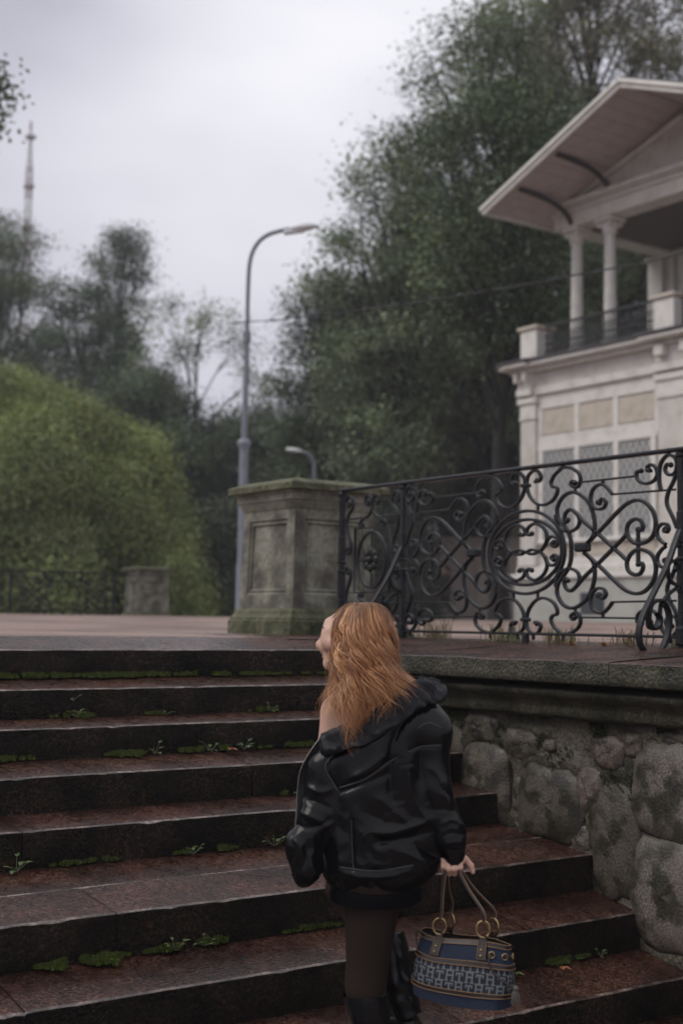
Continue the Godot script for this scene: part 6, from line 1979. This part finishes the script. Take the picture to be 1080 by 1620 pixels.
func hair(o: Node3D, hc: Vector3) -> void:
	var r := RandomNumberGenerator.new(); r.seed = 808
	var hn := Node3D.new(); hn.name = "hair"; o.add_child(hn)
	# underlying mass, open towards the face
	var m := Mb.new()
	var p := PackedVector3Array()
	var cols := 36
	var rows := 20
	for i in rows:
		var py := lerpf(953.0, 1118.0, pow(i / (rows - 1.0), 1.2))
		for c in cols:
			var a := TAU * c / cols
			p.append(hair_point(a, py, 0.88 if i else 0.5))
	m.grid(p, rows, cols, true)
	piece("hair_mass", m.mesh(), M.hair_base, hn)
	# locks: each a guide that starts at the parting and falls; strands gather round it
	var locks := 190
	var v := PackedVector3Array()
	var n := PackedVector3Array()
	var col := PackedColorArray()
	var ix := PackedInt32Array()
	for l in locks:
		var phi := TAU * (l + r.randf()) / locks
		if l % 3 == 0: phi = r.randf_range(0.15, PI - 0.15)   # more of them on the near side
		var c := cos(phi)
		var s := sin(phi)
		# how far down this lock reaches, in sheet units
		var endy := 1108.0 + 42.0 * exp(-pow((c + 0.15) / 0.38, 2.0)) * (1.0 if s > 0 else 0.4) + r.randfn(0, 9.0)
		if c < -0.75: endy = 1098.0 + r.randf_range(-18, 14)
		if c > 0.45: endy = 1088.0 + r.randf_range(-14, 12)
		var rho0 := r.randf_range(0.80, 1.05)
		if c < -0.6: rho0 = r.randf_range(0.82, 1.0)
		var ph := r.randf() * TAU
		var freq := r.randf_range(1.5, 2.9)
		var amp := r.randf_range(3.5, 9.0)
		var spread := r.randf_range(0.03, 0.085)
		var tone := r.randf()
		var starty := 953.0 + r.randf_range(0.0, 10.0)
		if absf(c) > 0.8 and r.randf() < 0.3: starty = 965.0
		for k in (22 if s > -0.2 else 7):
			var dphi := r.randfn(0, spread)
			var drho := r.randfn(0, 0.035)
			var wid := r.randf_range(0.0006, 0.0018)
			var ey := endy + r.randfn(0, 15.0)
			var pts := PackedVector3Array()
			var N := 20
			var fly := r.randf() < 0.11
			var ph2 := ph + r.randfn(0, 0.28)
			var amp2 := amp * r.randf_range(0.6, 1.4)
			var cross := r.randfn(0, 0.16)
			for i in N + 1:
				var u := float(i) / N
				var py := lerpf(starty, ey, u)
				if i < 4: py = starty + (ey - starty) * u * u * 4.0 * 0.8 + 0.0
				var down := clampf((py - 962.0) / 80.0, 0.0, 1.0)
				var wave := sin(ph2 + u * freq * TAU) * amp2 * down
				var conv := 1.0 - 0.55 * smoothstep(0.7, 1.0, u)
				var q := hair_point(phi + dphi * conv + cross * (u - 0.35) * down, py, rho0 + drho + (0.14 * u * u if fly else 0.0))
				q.x += wave / 488.0 * (0.5 + absf(s))
				q.z += cos(ph2 + u * freq * TAU) * amp2 * down / 488.0 * 0.9
				if c < -0.2 and py > 1075: q.x -= pow((py - 1075) / 488.0, 1.4) * 0.55 * (-c) * (1.0 + 0.6 * sin(ph))
				if c > 0.25 and py > 1055: q.x += pow((py - 1055) / 488.0, 1.15) * 1.25 * c; q.y += pow((py - 1055) / 488.0, 1.25) * 0.32 * c; q.z += 0.02 * down
				pts.append(q)
			var bright := clampf(tone * 0.8 + 0.1 + r.randfn(0, 0.18), 0.0, 1.0)
			var base := v.size()
			for i in N + 1:
				var u := float(i) / N
				var d := (pts[mini(i + 1, N)] - pts[maxi(i - 1, 0)]).normalized()
				var outw := Vector3(c, 0.25, s).normalized()
				var side := d.cross(outw).normalized()
				var nn := side.cross(d).normalized()
				if nn.dot(outw) < 0: nn = -nn
				var w := wid * (1.0 - 0.85 * smoothstep(0.55, 1.0, u)) * (0.6 + 0.4 * minf(1.0, u * 6.0))
				v.append(pts[i] - side * w); v.append(pts[i] + side * w)
				n.append((nn - side * 0.5).normalized()); n.append((nn + side * 0.5).normalized())
				var root := smoothstep(0.22, 0.0, u) * 0.55   # darker grown-out roots
				var g := 1.0 - root
				var cc := Color(lerpf(0.17, 0.60, bright) * g, lerpf(0.062, 0.315, pow(bright, 1.2)) * g, lerpf(0.022, 0.145, pow(bright, 1.5)) * g)
				col.append(cc); col.append(cc)
				if i < N:
					var b := base + i * 2
					ix.append_array(PackedInt32Array([b, b + 2, b + 1, b + 1, b + 2, b + 3]))
	var am := ArrayMesh.new()
	add_surface(am, v, n, ix, M.hair, col)
	var st := piece("strands", am, null, hn)
	st.set_meta("kind", "stuff")

# ---------------------------------------------------------------- a passer-by far behind the railing
func person_far() -> void:
	var o := thing("person", "distant blurred passer-by in dark clothes walking behind the railing", "person", Vector3(27.0, 0.18, -32.4), deg_to_rad(-40))
	var f := Field.new(Vector3(-0.45, -0.05, -0.4), Vector3(0.45, 1.8, 0.4), 0.028, 0.03)
	f.cone(Vector3(-0.02, 1.58, 0), Vector3(0.0, 1.56, 0), 0.10, 0.10)
	f.cone(Vector3(0, 1.45, 0), Vector3(0, 1.35, 0), 0.06, 0.08)
	f.cone(Vector3(0, 1.32, 0), Vector3(0, 0.95, 0), 0.16, 0.15, Vector3(1.0, 1, 1.2))
	f.cone(Vector3(0, 1.30, 0.2), Vector3(0.12, 1.02, 0.24), 0.065, 0.05); f.cone(Vector3(0.12, 1.02, 0.24), Vector3(-0.08, 0.86, 0.22), 0.05, 0.04)
	f.cone(Vector3(0, 1.30, -0.2), Vector3(-0.10, 1.03, -0.24), 0.065, 0.05); f.cone(Vector3(-0.10, 1.03, -0.24), Vector3(-0.26, 0.88, -0.2), 0.05, 0.04)
	f.cone(Vector3(0, 0.92, 0.08), Vector3(-0.14, 0.48, 0.08), 0.095, 0.065); f.cone(Vector3(-0.14, 0.48, 0.08), Vector3(-0.16, 0.08, 0.08), 0.06, 0.045)
	f.cone(Vector3(-0.16, 0.06, 0.08), Vector3(-0.32, 0.04, 0.08), 0.05, 0.035)
	f.cone(Vector3(0, 0.92, -0.08), Vector3(0.10, 0.50, -0.08), 0.095, 0.065); f.cone(Vector3(0.10, 0.50, -0.08), Vector3(0.30, 0.16, -0.08), 0.06, 0.045)
	f.cone(Vector3(0.30, 0.14, -0.08), Vector3(0.22, 0.04, -0.08), 0.045, 0.035)
	var r := f.nets()
	var ix: PackedInt32Array = r[1]
	var v := relax(r[0], ix, 1)
	var n := normals_of(v, ix)
	var dark := PackedInt32Array()
	var legs := PackedInt32Array()
	var skin := PackedInt32Array()
	for i in range(0, ix.size(), 3):
		var y := v[ix[i]].y
		var t := PackedInt32Array([ix[i], ix[i + 1], ix[i + 2]])
		if y > 1.46 or (y < 0.9 and absf(v[ix[i]].z) > 0.17 and y > 0.8): skin.append_array(t)
		elif y > 0.86: dark.append_array(t)
		else: legs.append_array(t)
	var am := ArrayMesh.new()
	add_surface(am, v, n, dark, M.far_coat); add_surface(am, v, n, legs, M.far_legs); add_surface(am, v, n, skin, M.skin)
	piece("body", am, null, o)
	var m := Mb.new()
	m.ball(Vector3(0.02, 1.62, 0), Vector3(0.11, 0.10, 0.105), 8, 12)
	piece("hair", m.mesh(), M.far_legs, o)

# ---------------------------------------------------------------- the handbag
const BAG_L := 0.156   # half length
const BAG_D := 0.062   # half depth
const BAG_H := 0.194

func bag_pt(th: float, v: float, out := 0.0) -> Vector3:   # point on the bag: th round it, v from the floor (0) to the rim (1)
	var bulge := 1.0 + 0.07 * sin(PI * clampf(v * 1.05, 0, 1)) - 0.05 * v
	var l := BAG_L * bulge * (1.0 - 0.02 * v)
	var d := BAG_D * (1.15 - 0.62 * v * v) * (1.0 + 0.05 * sin(th * 3.0 + v * 5.0))
	var c := cos(th)
	var s := sin(th)
	var e := 0.62
	var p := Vector3(signf(c) * pow(absf(c), e) * l, v * BAG_H, signf(s) * pow(absf(s), e) * d)
	var n := Vector3(c / l, 0, s / d).normalized()
	p.y += 0.004 * sin(th * 2.0 + 0.6) + 0.010 * (p.x / BAG_L) * (p.x / BAG_L) * (0.6 - v) + 0.006 * sin(p.x * 22.0) * v
	p += n * (out + 0.003 * wob.get_noise_3d(p.x * 9.0, p.y * 9.0, p.z * 9.0))
	return p

func bag_round() -> PackedFloat32Array:   # 97 angles evenly spaced along the girth, from the left end by the front
	var acc := PackedFloat32Array([0.0])
	var last := bag_pt(PI, 0.45)
	for i in range(1, 1441):
		var q := bag_pt(PI - TAU * i / 1440.0, 0.45)
		acc.append(acc[i - 1] + last.distance_to(q)); last = q
	var o := PackedFloat32Array()
	var j := 0
	for c in 97:
		var want := acc[1440] * c / 96.0
		while j < 1440 and acc[j] < want: j += 1
		o.append(PI - TAU * j / 1440.0)
	return o

func bag_band(v0: float, v1: float, out: float, rows: int) -> ArrayMesh:
	var m := Mb.new()
	var p := PackedVector3Array()
	var cols := 97
	var th := bag_round()
	for r in rows:
		for c in cols: p.append(bag_pt(th[c], lerpf(v0, v1, r / (rows - 1.0)), out))
	m.grid(p, rows, cols)
	for i in m.t.size(): m.t[i].y = 1.0 - m.t[i].y
	return m.mesh()

func bag_line(v: float, out: float, r: float) -> ArrayMesh:
	var m := Mb.new()
	var p := PackedVector3Array()
	for c in 97: p.append(bag_pt(TAU * c / 96.0, v, out))
	m.tube(p, PackedFloat32Array([r]), 5, false)
	return m.mesh()

func monogram() -> ImageTexture:   # letters T and H woven in pale thread, stacked and staggered, on navy twill
	var w := 1536
	var h := 256
	var im := Image.create(w, h, false, Image.FORMAT_RGB8)
	var r := RandomNumberGenerator.new(); r.seed = 44
	for y in h:
		for x in w:
			var q := 0.85 + 0.3 * r.randf()
			if (x + y) % 5 < 2: q *= 0.8
			im.set_pixel(x, y, Color(0.05 * q, 0.085 * q, 0.17 * q))
	var thread := Color(0.52, 0.53, 0.52)
	var k := 10    # stroke
	var kv := 13
	var col := 0
	var x0 := 4
	while x0 < w - 40:
		var y0 := -100 + (col % 2) * 88
		var j := 0
		while y0 < h:
			if j % 2 == 0:   # T
				letter(im, x0 + 2, y0, 46, kv, thread); letter(im, x0 + 20, y0, k + 1, 84, thread); letter(im, x0 + 13, y0 + 72, 25, kv, thread)
				letter(im, x0 + 2, y0, k - 2, 26, thread); letter(im, x0 + 41, y0, k - 2, 26, thread)
				y0 += 70
			else:            # H
				letter(im, x0 + 2, y0, k, 92, thread); letter(im, x0 + 38, y0, k, 92, thread); letter(im, x0 + 2, y0 + 40, 46, kv, thread)
				letter(im, x0 - 4, y0 + 82, 22, kv, thread); letter(im, x0 + 32, y0 + 82, 22, kv, thread)
				letter(im, x0 - 4, y0, 22, kv - 2, thread); letter(im, x0 + 32, y0, 22, kv - 2, thread)
				y0 += 106
			j += 1
		x0 += 64
		col += 1
	for i in 9000:   # worn thread
		var px := r.randi() % w
		var py := r.randi() % h
		im.set_pixel(px, py, im.get_pixel(px, py).lerp(Color(0.14, 0.2, 0.36), 0.6))
	return ImageTexture.create_from_image(im)

func letter(im: Image, x: int, y: int, w: int, h: int, c: Color) -> void:
	im.fill_rect(Rect2i(x, y, w, h).intersection(Rect2i(0, 0, im.get_width(), im.get_height())), c)

func ring3(c: Vector3, rx: float, ry: float, t: float, turn: float) -> ArrayMesh:
	var m := Mb.new()
	var p := PackedVector3Array()
	var b := Basis(Vector3.UP, turn)
	for i in 21: p.append(c + b * Vector3(cos(TAU * i / 20.0) * rx, sin(TAU * i / 20.0) * ry, 0))
	m.tube(p, PackedFloat32Array([t]), 8, false)
	return m.mesh()

func build_bag() -> void:
	var denim := plain("blue denim", lin(0.010, 0.022, 0.052), 0.85)
	denim.uv1_triplanar = true; denim.uv1_scale = Vector3.ONE * 9.0
	denim.albedo_texture = tex(noise(401, 0.03, 5), ramp([[0.0, Color(0.45, 0.48, 0.55)], [0.5, Color(0.8, 0.82, 0.85)], [1.0, Color(1, 1, 1)]]), 512)
	denim.heightmap_enabled = true; denim.heightmap_scale = 0.05; denim.heightmap_texture = tex(noise(403, 0.2, 2), null, 256)
	var mono := plain("monogram canvas", Color(0.72, 0.74, 0.78), 0.75); mono.albedo_texture = monogram()
	mono.uv1_scale = Vector3(1, 1, 1)
	var brown := plain("dark brown strap leather", lin(0.018, 0.0085, 0.005), 0.42)
	var tan_ := plain("tan piping", lin(0.20, 0.12, 0.062), 0.6)
	var brass := plain("aged brass", lin(0.34, 0.25, 0.125), 0.36, 1.0)
	var base := w3(741, 1581, 0.10)
	var frame := Basis(Vector3(0.8147, 0, 0.5799), Vector3.UP, Vector3(-0.5799, 0, 0.8147))
	var o := thing("handbag", "blue denim handbag with woven letters, brown straps and brass rings in the woman's hand", "handbag")
	o.transform = Transform3D(frame * Basis(Vector3(0, 0, 1), deg_to_rad(-3.0)) * Basis(Vector3.UP, deg_to_rad(-30)), Vector3(2.656, -1.52, -3.527) + frame * base)
	var inv := (Basis(Vector3(0, 0, 1), deg_to_rad(-3.0)) * Basis(Vector3.UP, deg_to_rad(-30))).inverse()
	var at := func(px: float, py: float, z: float) -> Vector3: return inv * (w3(px, py, z) - base)
	piece("base_band", bag_band(0.0, 0.20, 0.0, 6), denim, o)
	piece("monogram_panel", bag_band(0.18, 0.66, 0.0, 12), mono, o)
	piece("upper_band", bag_band(0.64, 0.965, 0.0, 8), denim, o)
	piece("trim_strip", bag_band(0.185, 0.245, 0.0035, 3), brown, o)
	piece("trim_strip", bag_band(0.635, 0.70, 0.0035, 3), brown, o)
	piece("rim_strip", bag_band(0.94, 1.0, 0.0035, 3), brown, o)
	for v in [0.182, 0.248, 0.632, 0.703, 0.938, 1.002]: piece("piping", bag_line(v, 0.0042, 0.0013), tan_, o)
	var m := Mb.new()
	var p := PackedVector3Array()
	for c in 33: p.append(bag_pt(TAU * c / 32.0, 0.0))
	for c in 32: m.tri(Vector3(0, -0.006, 0), p[c], p[c + 1])
	piece("floor", m.mesh(), denim, o)
	m = Mb.new()
	p = PackedVector3Array()
	for c in 33: p.append(bag_pt(TAU * c / 32.0, 0.97, -0.004))
	for c in 32: m.tri(Vector3(0, BAG_H * 0.93, 0), p[c], p[c + 1])
	piece("lining", m.mesh(), M.cloth, o)
	# handles: two straps, each held by two rings on leather tabs
	var hand_in := [at.call(713, 1373, 0.098), at.call(730, 1371, 0.096)]
	for k in 2:
		var zz := 1.0 if k == 0 else -1.0
		var ends := []
		for sx in [-1.0, 1.0]:
			var th: float = PI * 0.5 * zz - sx * zz * 0.34
			var foot: Vector3 = bag_pt(th, 0.99, 0.006)
			var low: Vector3 = bag_pt(th, 0.74, 0.007)
			var outn := Vector3(0, 0, zz)
			var tab := Node3D.new(); tab.name = "strap_tab"; o.add_child(tab, true)
			m = Mb.new()
			m.bar(PackedVector3Array([low, low.lerp(foot, 0.5) + outn * 0.002, foot, foot + Vector3(0, 0.020, -0.002 * zz)]), outn, 0.026, 0.005)
			piece("leather", m.mesh(), brown, tab)
			m = Mb.new()
			for e in [-0.0135, 0.0135]: m.tube(PackedVector3Array([low + Vector3(e, 0, 0.001 * zz), low.lerp(foot, 0.5) + Vector3(e, 0, 0.003 * zz), foot + Vector3(e, 0.003, 0.001 * zz)]), PackedFloat32Array([0.0011]), 5)
			piece("edge_stitch", m.mesh(), tan_, tab)
			for hgt in [0.22, 0.55]:
				m = Mb.new()
				m.ball(low.lerp(foot, hgt) + outn * 0.005, Vector3(0.0045, 0.0045, 0.003), 5, 8)
				piece("rivet", m.mesh(), brass, tab)
			var rc: Vector3 = foot + Vector3(0, 0.038, 0.0)
			piece("ring", ring3(rc, 0.021, 0.025, 0.0033, 0.35 * zz), brass, o)
			ends.append(rc + Vector3(0, 0.022, 0))
		var h0: Vector3 = hand_in[0] + Vector3(0, 0, -0.012 * (1 - zz) * 0.5)
		var h1: Vector3 = hand_in[1] + Vector3(0, 0, -0.012 * (1 - zz) * 0.5)
		var path := smooth3(PackedVector3Array([ends[0], ends[0] + Vector3(0.004, 0.03, 0), (ends[0] as Vector3).lerp(h0, 0.6) + Vector3(-0.003, 0, 0), h0, h0.lerp(h1, 0.5) + Vector3(0, 0.012, 0), h1, (ends[1] as Vector3).lerp(h1, 0.6) + Vector3(0.004, 0, 0), ends[1] + Vector3(-0.003, 0.03, 0), ends[1]]), 6)
		m = Mb.new()
		m.bar(path, Vector3(0.25, 0, 1).normalized(), 0.011, 0.006)
		var hd := piece("handle", m.mesh(), brown, o)
		m = Mb.new()
		var edge := PackedVector3Array()
		for q in path: edge.append(q + Vector3(0.006, 0, 0.003))
		m.tube(edge, PackedFloat32Array([0.0012]), 5)
		piece("edge_stitch", m.mesh(), tan_, hd)
	# lace through eyelets at the right end, tassel at its tip
	var ey := []
	for th in [0.95, 0.42, -0.08]:
		var c: Vector3 = bag_pt(th, 0.83, 0.003)
		ey.append(c)
		var nd: Vector3 = Vector3(cos(th) / BAG_L, 0, sin(th) / BAG_D).normalized()
		piece("eyelet", ring3(c + nd * 0.002, 0.009, 0.009, 0.0022, atan2(nd.x, nd.z)), brass, o)
	m = Mb.new()
	m.tube(smooth3(PackedVector3Array([ey[2], (ey[1] + ey[2]) * 0.5 + Vector3(0.002, 0, 0.012), ey[1]]), 5), PackedFloat32Array([0.0042]), 6)
	m.tube(smooth3(PackedVector3Array([ey[0], ey[0] + Vector3(-0.004, -0.02, 0.010), ey[0] + Vector3(0.018, -0.052, 0.012), ey[0] + Vector3(0.060, -0.075, 0.010), ey[0] + Vector3(0.083, -0.085, -0.002)]), 6), PackedFloat32Array([0.0030]), 6)
	piece("lace", m.mesh(), brown, o)
	m = Mb.new()
	var tp: Vector3 = ey[0] + Vector3(0.083, -0.085, -0.002)
	for i in 16:
		var a := TAU * i / 16.0
		m.tube(PackedVector3Array([tp, tp + Vector3(cos(a) * 0.010, -0.016, sin(a) * 0.010), tp + Vector3(cos(a) * 0.014 + 0.004, -0.042 - 0.004 * (i % 3), sin(a) * 0.012)]), PackedFloat32Array([0.0028, 0.0022, 0.0014]), 5)
	m.ball(tp, Vector3(0.010, 0.008, 0.010), 6, 10)
	piece("tassel", m.mesh(), M.tassel, o)
	# drawcord loop at the left end
	m = Mb.new()
	var lc := bag_pt(PI * 0.93, 0.97, 0.006)
	m.tube(smooth3(PackedVector3Array([lc, lc + Vector3(-0.006, 0.006, 0.004), lc + Vector3(-0.010, -0.022, 0.006), lc + Vector3(0.004, -0.045, 0.006), lc + Vector3(0.016, -0.05, 0.006)]), 6), PackedFloat32Array([0.0026]), 6)
	piece("lace", m.mesh(), brown, o)
